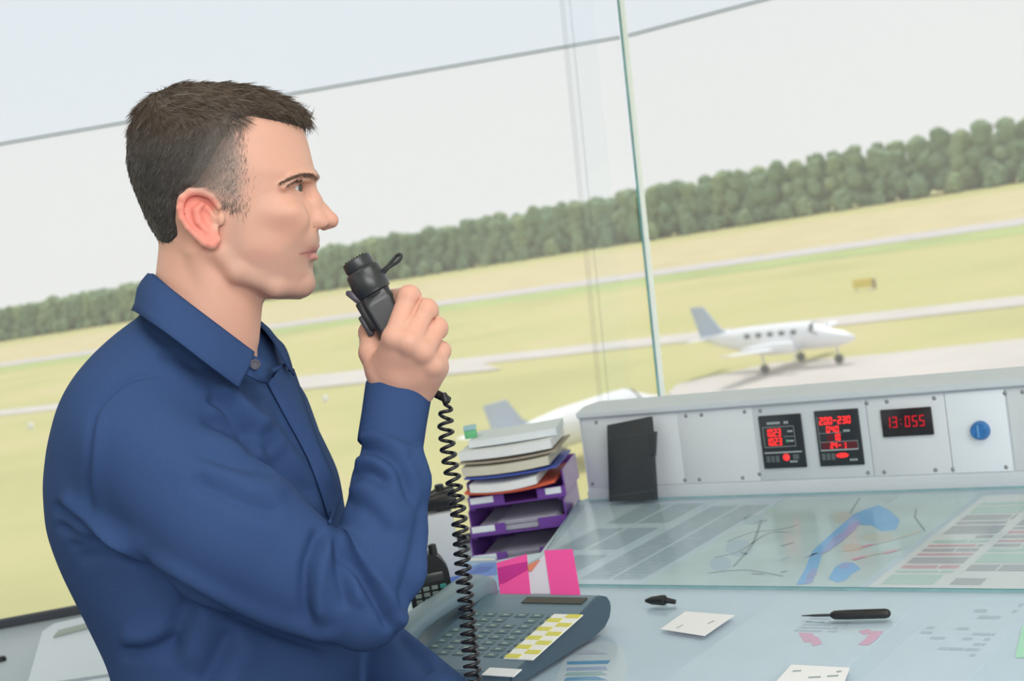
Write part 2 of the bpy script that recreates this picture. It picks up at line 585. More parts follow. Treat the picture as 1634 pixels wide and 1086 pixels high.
def tree_mesh(seed, H, R, low):
    r = random.Random(seed)
    b = NB()
    lathe(b, (0, 0, 0), (0, 0, 1), [(0, 0.45), (H * 0.3, 0.3), (H * 0.7, 0.15)], 8, mi=1)
    for k in range(18):
        f = (k + r.random()) / 18
        zc = H * (low + (0.88 - low) * f)
        sp_ = R * (1.1 - 0.45 * max(0, f - 0.5) / 0.5)
        a = r.random() * 6.283
        rad = R * r.uniform(0.36, 0.56)
        d = max(0, sp_ - rad) * r.uniform(0.5, 1.1)
        s = bmesh.ops.create_icosphere(b, subdivisions=3, radius=rad, matrix=Matrix.Translation((d * math.cos(a), d * math.sin(a), zc)))
        for v in s['verts']:
            c0 = Vector((d * math.cos(a), d * math.sin(a), zc))
            q = v.co - c0
            w_ = q / rad * 2.6 + c0
            v.co = c0 + q * (1 + 0.22 * math.sin(w_.x * 2.1 + 1.3 * w_.y) * math.sin(w_.y * 2.4 - w_.z) + 0.12 * math.sin(w_.z * 5 + w_.x * 4) + r.uniform(-0.05, 0.05)) * (1 if q.z > 0 else 0.9)
    me = bpy.data.meshes.new('tree')
    b.to_mesh(me)
    b.free()
    finish(me, [M_leaf, M_bark], 180)
    return me
TM = [tree_mesh(1, 19, 4.9, 0.08), tree_mesh(2, 20.3, 4.7, 0.09), tree_mesh(3, 18.0, 5.1, 0.07), tree_mesh(4, 19.4, 4.8, 0.08), tree_mesh(5, 6.5, 3.0, 0.12)]
trA, trB = atz(0, 545, GZ), atz(1634, 290, GZ)
td = (trB - trA) / np.linalg.norm(trB - trA)
tn = np.array([-td[1], td[0], 0])
if tn[1] < 0:
    tn = -tn
L = np.linalg.norm(trB - trA)
nT = 0
proto = {}
def put_tree(k, p, s, lab, grp):
    global nT
    o = bpy.data.objects.new('tree', TM[k]) if k not in proto else proto[k].copy()
    proto.setdefault(k, o)
    C.objects.link(o)
    o.location = (p[0], p[1], GZ)
    o.rotation_euler = (0, 0, rng.random() * 6.28)
    o.scale = (s, s, s * rng.uniform(0.94, 1.06))
    tag(o, lab, 'tree', grp)
    nT += 1
s = -60.0
row = 0
while s < L + 70:
    for rr, off in ((0, 3.0), (1, 10.5), (2, 18.0)):
        p = trA + td * (s + (rr % 2) * 3.7 + rng.uniform(-0.5, 0.5)) + tn * (off + rng.uniform(-0.6, 0.6))
        put_tree(rng.randrange(4), p, rng.uniform(0.94, 1.08), 'tall leafy tree in the dense hazy forest edge beyond the airfield', 'trees of the forest edge')
    s += 7.4
for k in range(58):
    p = trA + td * (-40 + (L + 90) * (k + rng.uniform(0.2, 0.8)) / 58) + tn * rng.uniform(-7.5, -5.5)
    put_tree(4, p, rng.uniform(0.6, 1.1), 'low round bush growing at the foot of the forest edge', 'bushes before the forest')

# aircraft
M_acw = mat('aircraft_white', (0.84, 0.84, 0.85), 0.3, var=0.02, scale=1)
M_acg = mat('aircraft_grey', (0.50, 0.54, 0.62), 0.35)
M_acb = mat('tail_blue_grey', (0.40, 0.47, 0.62), 0.35)
M_acwin = mat('cabin_window', (0.05, 0.06, 0.08), 0.15)
M_tyre = mat('tyre', (0.03, 0.03, 0.03), 0.8)
def aircraft(label, loc, yaw, S, finm, fin=1.0, windows=True):
    root = thing('aircraft', label, 'airplane', loc)
    M = Matrix.Translation(loc) @ Matrix.Rotation(yaw, 4, 'Z') @ Matrix.Scale(S, 4)
    def T(p):
        return M @ Vector(p)
    def sect(x, zc, ry, rz, n=20):
        return [T((x, ry * math.cos(k * 6.28318 / n), zc + rz * math.sin(k * 6.28318 / n))) for k in range(n)]
    b = NB()
    loft(b, [sect(*q) for q in ((6.0, 1.62, 0.04, 0.04), (5.8, 1.62, 0.24, 0.22), (5.2, 1.65, 0.48, 0.44), (4.3, 1.72, 0.66, 0.60), (3.6, 1.85, 0.72, 0.76), (2.9, 1.98, 0.76, 0.90), (1.5, 2.0, 0.78, 0.92), (-1.5, 2.0, 0.76, 0.90), (-3.0, 2.08, 0.60, 0.70), (-4.6, 2.22, 0.34, 0.42), (-5.7, 2.36, 0.14, 0.2), (-6.1, 2.4, 0.04, 0.08))])
    obj('fuselage', b, M_acw, root, smooth=60)
    for x in (2.0, 1.1, 0.2, -0.7, -1.6) if windows else ():
        for sy in (-1, 1):
            b = NB()
            box(b, M, (x - 0.2, sy * 0.72 - 0.05, 2.22), (x + 0.2, sy * 0.72 + 0.05, 2.52), 0.03)
            obj('cabin_window', b, M_acwin, root)
    b = NB()
    loft(b, [[T((x, y * 0.70, z)) for y, z in ((-1, zl), (-0.55, zh), (0, zh + 0.05), (0.55, zh), (1, zl))] for x, zl, zh in ((3.72, 2.05, 2.34), (3.42, 2.2, 2.55), (3.1, 2.38, 2.78))], closed=False)
    obj('windscreen', b, M_acwin, root)
    def wing(pts, th):
        b = NB()
        rings = []
        for x0, x1, y, z, tk in pts:
            rings.append([T((x0, y, z)), T((x0 - (x0 - x1) * 0.2, y, z + tk)), T((x0 - (x0 - x1) * 0.6, y, z + tk * 0.8)), T((x1, y, z)), T((x0 - (x0 - x1) * 0.6, y, z - tk * 0.4)), T((x0 - (x0 - x1) * 0.2, y, z - tk * 0.6))])
        loft(b, rings)
        return b
    for sy in (-1, 1):
        obj('wing', wing([(1.7, -0.6, 0.5 * sy, 1.35, 0.16), (1.55, -0.45, 2.2 * sy, 1.50, 0.15), (1.05, -0.1, 6.4 * sy, 1.92, 0.07), (0.9, 0.0, 6.6 * sy, 1.98, 0.02)], 0), M_acw, root, smooth=50)
        obj('stabilizer', wing([(-4.7, -5.8, 0.1 * sy, 2.35, 0.07), (-5.1, -5.9, 2.5 * sy, 2.5, 0.04)], 0), M_acw, root, smooth=50)
        b = NB()
        loft(b, [[T((x, 2.2 * sy + r * 0.8 * math.cos(k * 0.41888), 1.62 + r * math.sin(k * 0.41888))) for k in range(15)] for x, r in ((-1.2, 0.1), (-0.4, 0.28), (1.2, 0.42), (2.6, 0.40), (2.9, 0.30), (3.0, 0.12))])
        nac = obj('engine_nacelle', b, M_acw, root, smooth=60)
        b = NB()
        for k in range(3):
            a = k * 2.0944 + 0.5
            Mb = M @ Matrix.Translation((3.02, 2.2 * sy, 1.62)) @ Matrix.Rotation(a, 4, 'X')
            box(b, Mb, (-0.02, -0.07, 0.1), (0.02, 0.07, 1.0), 0.01, 1)
        lathe(b, T((2.98, 2.2 * sy, 1.62)), M.to_3x3() @ Vector((1, 0, 0)), [(0, 0.14 * S), (0.15 * S, 0.1 * S), (0.26 * S, 0.01)], 12)
        obj('propeller', b, M_acg, root)
    b = NB()
    loft(b, [[T((x0, -tk, z)), T(((x0 + x1) / 2, -tk * 1.4, z)), T((x1, 0, z)), T(((x0 + x1) / 2, tk * 1.4, z)), T((x0, tk, z))] for x0, x1, z, tk in ((-3.3, -5.9, 2.5, 0.07), (-4.1, -6.0, 2.95, 0.07), (-4.1 - 1.2 * fin, -6.0 - 0.4 * fin, 2.95 + 1.65 * fin, 0.04))])
    obj('tail_fin', b, finm, root, smooth=50)
    for x, y in ((4.6, 0), (0.4, 2.2), (0.4, -2.2)):
        b = NB()
        tube(b, [T((x, y, 0.3)), T((x - 0.05, y, 1.5))], 0.06 * S, 8)
        lg = obj('landing_leg', b, M_acg, root)
        b = NB()
        ax = np.array(M.to_3x3() @ Vector((0, 1, 0)))
        lathe(b, np.array(T((x, y, 0.32))) - ax * 0.11, ax, [(0, 0.2 * S), (0.03 * S, 0.31 * S), (0.19 * S, 0.31 * S), (0.22 * S, 0.2 * S)], 18)
        w_ = obj('wheel', b, M_tyre, root)
    return root
q = atz(1243, 588, GZ)
aircraft('white twin propeller airplane parked on the apron above the console', (q[0], q[1], GZ + 0.05), math.radians(-44), 1.0, M_acb)
qa, qb = atz(800, 792, GZ), atz(1078, 692, GZ)
q = (qa + qb) / 2
aircraft('white airplane partly hidden behind the console and the letter trays', (q[0], q[1], GZ + 0.05), math.atan2(qb[1] - qa[1], qb[0] - qa[0]), float(np.linalg.norm(qb - qa)) / 12.2, M_acb, 0.62, False)

# small airfield things
q = atz(1378, 464, GZ)
tr_ = thing('airfield_sign', 'small yellow sign board standing in the grass behind the airplane', 'sign', (q[0], q[1], GZ))
b = NB()
Mx = Matrix.Translation((q[0], q[1], GZ)) @ Matrix.Rotation(-0.3, 4, 'Z')
box(b, Mx, (-0.95, -0.08, 0.35), (0.95, 0.08, 1.25), 0.02)
obj('sign_board', b, mat('sign_yellow', (0.78, 0.60, 0.10), 0.6), tr_)
for x in (-0.7, 0.7):
    b = NB()
    tube(b, [Mx @ Vector((x, 0, 0)), Mx @ Vector((x, 0, 0.4))], 0.06, 8)
    obj('post', b, M_acg, tr_)
b = NB()
box(b, Mx, (0.95, -0.1, 0.1), (1.3, 0.1, 1.1), 0.02)
obj('end_panel', b, mat('sign_brown', (0.35, 0.2, 0.15), 0.7), tr_)
for (px, py, lab) in ((50, 684, 'round white marker in the grass at the left, below the taxiway'), (520, 640, 'round white marker in the grass right behind the chest of the man')):
    q = atz(px, py, GZ)
    b = NB()
    k_ = np.linalg.norm(q - CAM) / FPX
    lathe(b, (q[0], q[1], GZ), (0, 0, 1), [(0, 4 * k_), (4 * k_, 5.0 * k_), (8 * k_, 3.5 * k_), (10 * k_, 0.5 * k_)], 12)
    tag(obj('ground_marker', b, M_acw, base=(q[0], q[1], GZ)), lab, 'marker')
# ------------------------------------------------------------------ implicit surfaces for the figure
class Grid:
    def __init__(self, xs, ys, zs):
        self.x, self.y, self.z = [np.asarray(a, np.float32) for a in (xs, ys, zs)]
        self.f = np.full((len(xs), len(ys), len(zs)), 0.15, np.float32)
    def sl(self, lo, hi):
        r = []
        for a, l, h in zip((self.x, self.y, self.z), lo, hi):
            i0, i1 = np.searchsorted(a, l), np.searchsorted(a, h)
            if i1 <= i0:
                return None
            r.append(slice(i0, i1))
        return tuple(r)
    def pts(self, s):
        return self.x[s[0]][:, None, None], self.y[s[1]][None, :, None], self.z[s[2]][None, None, :]
    def comb(self, s, d, k, sub=False):
        f = self.f[s]
        if sub:
            f = -f
        if k > 0:
            h = np.clip(0.5 + 0.5 * (f - d) / k, 0, 1)
            r = f * (1 - h) + d * h - k * h * (1 - h)
        else:
            r = np.minimum(f, d)
        self.f[s] = -r if sub else r
    def caps(self, a, b, ra, rb, k=0.01, sub=False):
        a, b = np.asarray(a, np.float32), np.asarray(b, np.float32)
        m = max(ra, rb) + max(0.02, 1.6 * k)
        s = self.sl(np.minimum(a, b) - m, np.maximum(a, b) + m)
        if s is None:
            return
        X, Y, Z = self.pts(s)
        ab = b - a
        L2 = float(ab @ ab) + 1e-12
        t = np.clip(((X - a[0]) * ab[0] + (Y - a[1]) * ab[1] + (Z - a[2]) * ab[2]) / L2, 0, 1)
        d = np.sqrt((X - a[0] - t * ab[0]) ** 2 + (Y - a[1] - t * ab[1]) ** 2 + (Z - a[2] - t * ab[2]) ** 2) - (ra + (rb - ra) * t)
        self.comb(s, d, k, sub)
    def chain(self, pts, rs, k=0.004, sub=False):
        for i in range(len(pts) - 1):
            self.caps(pts[i], pts[i + 1], rs[i], rs[i + 1], k, sub)
    def ell(self, c, r, k=0.01, rot=None, sub=False):
        c = np.asarray(c, np.float32)
        m = max(r) + max(0.02, 1.6 * k)
        s = self.sl(c - m, c + m)
        if s is None:
            return
        X, Y, Z = self.pts(s)
        q = [X - c[0], Y - c[1], Z - c[2]]
        R_ = np.eye(3) if rot is None else np.asarray(rot)
        e = [(R_[i][0] * q[0] + R_[i][1] * q[1] + R_[i][2] * q[2]) / r[i] for i in range(3)]
        k0 = np.sqrt(e[0] ** 2 + e[1] ** 2 + e[2] ** 2)
        k1 = np.sqrt((e[0] / r[0]) ** 2 + (e[1] / r[1]) ** 2 + (e[2] / r[2]) ** 2) + 1e-9
        self.comb(s, (k0 * (k0 - 1) / k1).astype(np.float32), k, sub)
    def func(self, lo, hi, fn, k=0.01, sub=False):
        s = self.sl(lo, hi)
        if s is None:
            return
        self.comb(s, fn(*self.pts(s)).astype(np.float32), k, sub)
    def mesh(self, smooth=2):
        f = self.f
        S = f < 0
        nx, ny, nz = f.shape
        cnt = np.zeros((nx - 1, ny - 1, nz - 1), np.int8)
        for dx in (0, 1):
            for dy in (0, 1):
                for dz in (0, 1):
                    cnt += S[dx:nx - 1 + dx, dy:ny - 1 + dy, dz:nz - 1 + dz]
        I, J, K = np.nonzero((cnt > 0) & (cnt < 8))
        n = len(I)
        idx = np.full(cnt.shape, -1, np.int32)
        idx[I, J, K] = np.arange(n)
        acc = np.zeros((n, 3))
        wt = np.zeros(n)
        co = [(0, 0, 0), (1, 0, 0), (0, 1, 0), (1, 1, 0), (0, 0, 1), (1, 0, 1), (0, 1, 1), (1, 1, 1)]
        val = [f[I + c[0], J + c[1], K + c[2]] for c in co]
        pos = [np.stack([self.x[I + c[0]], self.y[J + c[1]], self.z[K + c[2]]], 1) for c in co]
        for a in range(8):
            for ax in range(3):
                bit = 1 << ax
                if a & bit:
                    continue
                b_ = a | bit
                m = (val[a] < 0) != (val[b_] < 0)
                t = val[a][m] / (val[a][m] - val[b_][m])
                acc[m] += pos[a][m] + (pos[b_][m] - pos[a][m]) * t[:, None]
                wt[m] += 1
        V = acc / wt[:, None]
        F = []
        for ax in range(3):
            s0 = [slice(None)] * 3
            s1 = [slice(None)] * 3
            s0[ax], s1[ax] = slice(0, -1), slice(1, None)
            A, B = S[tuple(s0)], S[tuple(s1)]
            i = np.stack(np.nonzero(A != B), 1)
            o1, o2 = [(1, 2), (2, 0), (0, 1)][ax]
            ok = (i[:, o1] > 0) & (i[:, o2] > 0) & (i[:, o1] < cnt.shape[o1]) & (i[:, o2] < cnt.shape[o2])
            i = i[ok]
            fl = A[tuple(i.T)]
            q = []
            for d1, d2 in ((1, 1), (0, 1), (0, 0), (1, 0)):
                j = i.copy()
                j[:, o1] -= d1
                j[:, o2] -= d2
                q.append(idx[tuple(j.T)])
            q = np.stack(q, 1)
            q[~fl] = q[~fl][:, ::-1]
            F.append(q)
        F = np.concatenate(F)
        F = F[(F >= 0).all(1)]
        for _ in range(smooth):
            V = laplace(V, F, 0.5)
        return V, F
def laplace(V, F, lam):
    n = len(V)
    s = np.zeros((n, 3))
    c = np.zeros(n)
    for a, b in ((0, 1), (1, 2), (2, 3), (3, 0)):
        for u, v in ((a, b), (b, a)):
            c += np.bincount(F[:, u], minlength=n)
            for k in range(3):
                s[:, k] += np.bincount(F[:, u], weights=V[F[:, v], k], minlength=n)
    return V + lam * (s / np.maximum(c, 1)[:, None] - V)
def vnormals(V, F):
    n = np.cross(V[F[:, 2]] - V[F[:, 0]], V[F[:, 3]] - V[F[:, 1]])
    N = np.zeros_like(V)
    for k in range(3):
        for j in range(4):
            N[:, k] += np.bincount(F[:, j], weights=n[:, k], minlength=len(V))
    return N / (np.linalg.norm(N, axis=1)[:, None] + 1e-12)
def spaced(*segs):
    """(start, end, step) runs joined into one rising coordinate list"""
    out = []
    for a, b, h in segs:
        n = max(1, int(round((b - a) / h)))
        out += [a + (b - a) * i / n for i in range(n)]
    out.append(segs[-1][1])
    return np.array(out)
def sstep(x, a, b):
    t = np.clip((x - a) / (b - a), 0, 1)
    return t * t * (3 - 2 * t)
def polysd(U, V, poly):
    """signed distance in a plane to a polygon, positive inside"""
    d = np.full(np.broadcast(U, V).shape, 1e9)
    ins = np.zeros(d.shape, bool)
    n = len(poly)
    for i in range(n):
        ax, ay = poly[i]
        bx, by = poly[(i + 1) % n]
        ex, ey = bx - ax, by - ay
        t = np.clip(((U - ax) * ex + (V - ay) * ey) / (ex * ex + ey * ey + 1e-9), 0, 1)
        d = np.minimum(d, (U - ax - t * ex) ** 2 + (V - ay - t * ey) ** 2)
        c = ((ay > V) != (by > V)) & (U < ex * (V - ay) / (ey + (1e-9 if ey >= 0 else -1e-9)) + ax)
        ins ^= c
    d = np.sqrt(d)
    return np.where(ins, d, -d)
def linedist(U, V, pts):
    """distance to a polyline, signed by its side, and the place along it (0 to 1)"""
    d = np.full(len(U), 1e9)
    sg = np.ones(len(U))
    tt = np.zeros(len(U))
    n = len(pts) - 1
    for i in range(n):
        ax, ay = pts[i]
        ex, ey = pts[i + 1][0] - ax, pts[i + 1][1] - ay
        t = np.clip(((U - ax) * ex + (V - ay) * ey) / (ex * ex + ey * ey + 1e-9), 0, 1)
        q = np.hypot(U - ax - t * ex, V - ay - t * ey)
        m = q < d
        d[m] = q[m]
        sg[m] = np.sign(ex * (V - ay) - ey * (U - ax))[m]
        tt[m] = (i + t[m]) / n
    return d * sg, tt

# ------------------------------------------------------------------ the man
D0 = 1.52
S0 = D0 / FPX
YAW = math.radians(5)
HF = np.array([math.cos(YAW), 0, -math.sin(YAW)])
HS = np.array([math.sin(YAW), 0, math.cos(YAW)])
HC = camspace(360, 543, D0)
def H(px, py, l):                                # a head point seen at a pixel, l pixels nearer than the midline
    return camspace(px, py, D0 - l * S0)
def local(X, Y, Z):
    x, z = X - HC[0], Z - HC[2]
    return 360 + (x * HF[0] + z * HF[2]) / S0, 543 - Y / S0, (x * HS[0] + z * HS[2]) / S0
def hl(px, py, l):
    q = H(px, py, l)
    u, v, _ = local(q[0], q[1], q[2])
    return float(u), float(v)
T = np.array([
    # v, front, back, half width, centre
    (146, 372, 318, 14, 345), (152, 408, 282, 42, 348), (165, 443, 252, 68, 352), (184, 471, 233, 87, 356), (206, 484, 222, 98, 360),
    (228, 491, 216, 103, 360), (257, 498, 214, 106, 360), (281, 503, 218, 106, 360), (300, 497, 224, 103, 360), (320, 495, 232, 100, 360),
    (340, 497, 240, 97, 360), (360, 502, 248, 94, 360), (375, 507, 256, 91, 362), (392, 507, 264, 88, 366), (405, 502, 274, 85, 372),
    (423, 498, 296, 78, 384), (441, 500, 322, 69, 398), (455, 498, 346, 58, 412), (466, 491, 376, 45, 428), (475, 476, 412, 22, 446)])
tv = np.arange(146, 476.0)
TT = np.stack([np.interp(tv, T[:, 0], T[:, i]) for i in range(1, 5)], 1)
ker = np.exp(-0.5 * (np.arange(-12, 13) / 4.0) ** 2)
ker /= ker.sum()
TS = TT.copy()
for i in range(4):
    pad = np.pad(TT[:, i], 12, mode='reflect', reflect_type='odd')
    TS[:, i] = np.convolve(pad, ker, 'valid')
def headF(u, v, l):
    vc = np.clip(v, 146, 475)
    xf, xb, w_, xc = [np.interp(vc, tv, TS[:, i]) for i in range(4)]
    q = u - xc
    r = np.where(q > 0, xf - xc, xc - xb)
    pw = np.where(q > 0, 2.05 + 0.35 * sstep(vc, 240, 330) - 0.35 * sstep(vc, 400, 460), 2.3)
    rho = ((np.abs(q) / r) ** pw + (np.abs(l) / w_) ** pw + 1e-9) ** (1 / pw)
    d = np.hypot(q, l) * (1 - 1 / rho)
    d = np.where(rho < 0.3, -30, d)
    out = np.abs(v - vc)
    return np.where(out > 0, np.maximum(d, out), d)

def pc(px, py, D):
    return camspace(px, py, D)
# torso outline rows: y, left edge, right edge (pixels), half breadth (m)
TR = np.array([(470, 285, 360, .05), (500, 232, 400, .078), (530, 194, 430, .12), (560, 163, 450, .155), (600, 131, 470, .185), (640, 111, 490, .20),
               (700, 95, 518, .205), (760, 87, 546, .205), (830, 91, 556, .20), (890, 111, 566, .19), (970, 149, 578, .178), (1040, 183, 588, .172),
               (1086, 194, 594, .176), (1200, 205, 606, .186), (1330, 205, 612, .19), (1400, 205, 612, .19)])
DT = 1.57
ST = DT / FPX
PSI = math.radians(25)
EF = np.array([math.cos(PSI / 2), 0, math.sin(PSI / 2)])
EL = np.array([-math.sin(PSI / 2), 0, math.cos(PSI / 2)])
trv = np.arange(470, 1400.0, 4)
TRI = np.stack([np.interp(trv, TR[:, 0], TR[:, i]) for i in (1, 2, 3)], 1)
k2 = np.exp(-0.5 * (np.arange(-12, 13) / 4.0) ** 2)
k2 /= k2.sum()
for i in range(3):
    TRI[:, i] = np.convolve(np.pad(TRI[:, i], 12, mode='reflect', reflect_type='odd'), k2, 'valid')
def torsoF(grow):
    def fn(X, Y, Z):
        v = 543 - Y / ST
        vc = np.clip(v, 470, 1396)
        Lx, Rx, a = [np.interp(vc, trv, TRI[:, i]) for i in range(3)]
        h = (Rx - Lx) / 2 * ST
        cx = ((Lx + Rx) / 2 - 817) * ST
        b_ = np.sqrt(np.maximum(h * h - (a * math.sin(PSI)) ** 2, 0.0025)) / math.cos(PSI)
        x, z = X - cx, Z + DT
        e1 = x * EF[0] + z * EF[2]
        e2 = x * EL[0] + z * EL[2]
        rho = np.sqrt((e1 / (b_ + grow)) ** 2 + (e2 / (a + grow)) ** 2 + 1e-9)
        d = np.hypot(e1, e2) * (1 - 1 / rho)
        out = np.abs(v - vc) * ST
        d = np.where(rho < 0.25, -0.03, d)
        return np.where(out > 0, np.maximum(d, out), d)
    return fn

RSH, REL, RWR = pc(225, 722, 1.405), pc(578, 972, 1.385), pc(637, 628, 1.492)
LSH, LEL, LWR = pc(415, 668, 1.71), pc(536, 1005, 1.70), pc(737, 1150, 1.47)
# world points of the lower body, taken into camera space
def w2c(p):
    return (np.asarray(p, float) - CAM) @ BAS
hip = cam2world(pc(405, 1330, 1.57))
fwd = np.array([0.83, -0.05, 0]) / np.hypot(0.83, 0.05)
side = np.array([-0.06, -1.0, 0])
LEGS = []
for sg in (1, -1):
    hj = hip + side * 0.095 * sg
    kn = np.array([hj[0] + 0.05, hj[1] - 0.02 * sg, 0.50])
    an = np.array([hj[0] + 0.0, hj[1] - 0.03 * sg * -1, 0.09])
    LEGS.append((hj, kn, an))

man = thing('person', 'man in a dark blue shirt standing in profile, speaking into a hand microphone', 'person', (hip[0], hip[1], 0.0))

M_skin = tintmat('skin', 0.48, spec=0.35, sss=0.25, sssscale=0.006, bump=0.12, bscale=900)
M_hair = tintmat('hair', 0.55, spec=0.35)
M_shirt = mat('blue_shirt_cloth', (0.039, 0.077, 0.195), 0.85, spec=0.06, var=0.05, scale=500, bump=0.10, bscale=1500)
M_shirt2 = mat('shirt_button', (0.10, 0.10, 0.13), 0.35)
M_trous = mat('dark_trousers', (0.012, 0.014, 0.022), 0.85)
M_shoe = mat('black_leather', (0.015, 0.012, 0.010), 0.35)

g = Grid(spaced((-0.60, -0.43, 0.008), (-0.43, -0.30, 0.0018), (-0.30, -0.175, 0.0011), (-0.175, -0.065, 0.0016), (-0.065, 0.02, 0.004)),
         spaced((-1.62, -0.50, 0.008), (-0.50, -0.37, 0.0035), (-0.37, -0.08, 0.006), (-0.08, 0.07, 0.0017), (0.07, 0.19, 0.0011), (0.19, 0.285, 0.0018)),
         spaced((-2.05, -1.62, 0.008), (-1.62, -1.53, 0.0022), (-1.53, -1.40, 0.0014), (-1.40, -1.25, 0.006)))
# skull and face
def hf(X, Y, Z):
    return headF(*local(X, Y, Z)) * S0
lo = H(150, 500, 0) - np.array([0.02, 0.02, 0.13])
hi = H(560, 100, 0) + np.array([0.02, 0.02, 0.13])
g.func(lo, hi, hf, 0)
px = S0
# neck
g.caps(H(336, 395, 0), H(318, 600, 0), 80 * px, 84 * px, 14 * px)
g.caps(H(372, 430, 0), H(350, 590, 0), 50 * px, 52 * px, 16 * px)
g.caps(H(402, 492, 0), H(398, 540, 0), 9 * px, 10 * px, 14 * px)
g.caps(H(312, 402, 78), H(372, 560, 30), 13 * px, 12 * px, 16 * px)     # neck muscle
# jaw, cheek, brow
for sg in (1, -1):
    g.chain([H(352, 405, 76 * sg), H(378, 434, 66 * sg), H(440, 458, 38 * sg), H(482, 460, 8 * sg)], [13 * px, 13 * px, 13 * px, 13 * px], 14 * px)
    g.ell(H(446, 338, 66 * sg), (28 * px, 14 * px, 13 * px), 24 * px)
    g.ell(H(464, 352, 48 * sg), (24 * px, 22 * px, 14 * px), 26 * px)
    g.ell(H(499, 302, 30 * sg), (15 * px, 10 * px, 17 * px), 12 * px, sub=True)
    g.ell(H(484, 303, 52 * sg), (12 * px, 7 * px, 12 * px), 12 * px, sub=True)
    g.chain([H(500, 283, 10 * sg), H(494, 280, 34 * sg), H(472, 286, 62 * sg), H(452, 298, 76 * sg)], [7 * px, 6 * px, 6 * px, 4 * px], 12 * px)
g.ell(H(488, 452, 0), (14 * px, 14 * px, 20 * px), 10 * px)                    # chin
# nose
g.chain([H(492, 290, 0), H(503, 318, 0), H(516, 338, 0), H(526, 350, 0)], [8 * px, 9 * px, 10 * px, 11.5 * px], 8 * px)
g.caps(H(528, 352, 0), H(517, 360, 0), 12 * px, 8 * px, 6 * px)
for sg in (1, -1):
    g.ell(H(511, 355, 16 * sg), (13 * px, 10 * px, 8 * px), 6 * px)
    g.caps(H(500, 352, 20 * sg), H(488, 330, 24 * sg), 8 * px, 7 * px, 12 * px)
    g.chain([H(494, 298, 9 * sg), H(501, 322, 12 * sg), H(508, 346, 13 * sg)], [7 * px, 9 * px, 9 * px], 10 * px)
    g.ell(H(520, 365, 9 * sg), (9 * px, 4 * px, 4 * px), 3 * px, sub=True)
# mouth
for sg in (1, -1):
    g.ell(H(487, 382, 20 * sg), (16 * px, 18 * px, 18 * px), 16 * px)
    g.chain([H(500, 349, 24 * sg), H(497, 357, 26 * sg), H(501, 365, 24 * sg)], [0.5 * px, 1.0 * px, 0.5 * px], 4 * px, sub=True)
for sg in (1, -1):
    g.chain([H(481, 403, 27 * sg), H(498, 396, 15 * sg), H(506, 391.5, 4 * sg)], [2.2 * px, 4.4 * px, 4.6 * px], 4 * px)
    g.chain([H(482, 407, 26 * sg), H(496, 410, 14 * sg), H(502, 411, 3 * sg)], [2.2 * px, 5.0 * px, 5.6 * px], 4 * px)
    g.chain([H(477, 405, 31 * sg), H(494, 402.5, 19 * sg), H(514, 400.5, 3 * sg)], [1.6 * px, 2.0 * px, 2.2 * px], 1.6 * px, sub=True)
g.ell(H(505, 425, 0), (9 * px, 6 * px, 20 * px), 10 * px, sub=True)
for sg in (1, -1):
    g.caps(H(481, 404, 29 * sg), H(476, 411, 31 * sg), 1.0 * px, 0.8 * px, 4 * px, sub=True)
# eyes: lids as a shell with an almond opening
EYES = []
for sg in (1, -1):
    ec = H(465, 300, 37 * sg)
    EYES.append(ec)
    g.ell(ec, (19 * px, 18.5 * px, 19 * px), 6 * px)
    arc = []
    for az in (-50, -25, 0, 25, 50, 72):
        a = math.radians(az)
        el = math.radians(2 - 10 * (az / 72.0) * 0.6)
        dv = (HF * math.cos(a) + HS * math.sin(a) * sg) * math.cos(el) + np.array([0, math.sin(el), 0])
        arc.append(ec + dv * 20.5 * px)
    g.chain(arc, [2.0 * px, 5.0 * px, 6.3 * px, 6.8 * px, 6.0 * px, 2.6 * px], 2 * px, sub=True)
    lid = []
    for az in (-40, 0, 40, 78):
        a = math.radians(az)
        dv = (HF * math.cos(a) + HS * math.sin(a) * sg) * 0.86 + np.array([0, 0.50 - 0.25 * (az / 78.0) ** 2, 0])
        lid.append(ec + dv * 20.0 * px)
    g.chain(lid, [1.0 * px] * 4, 3 * px, sub=True)           # crease above the lid
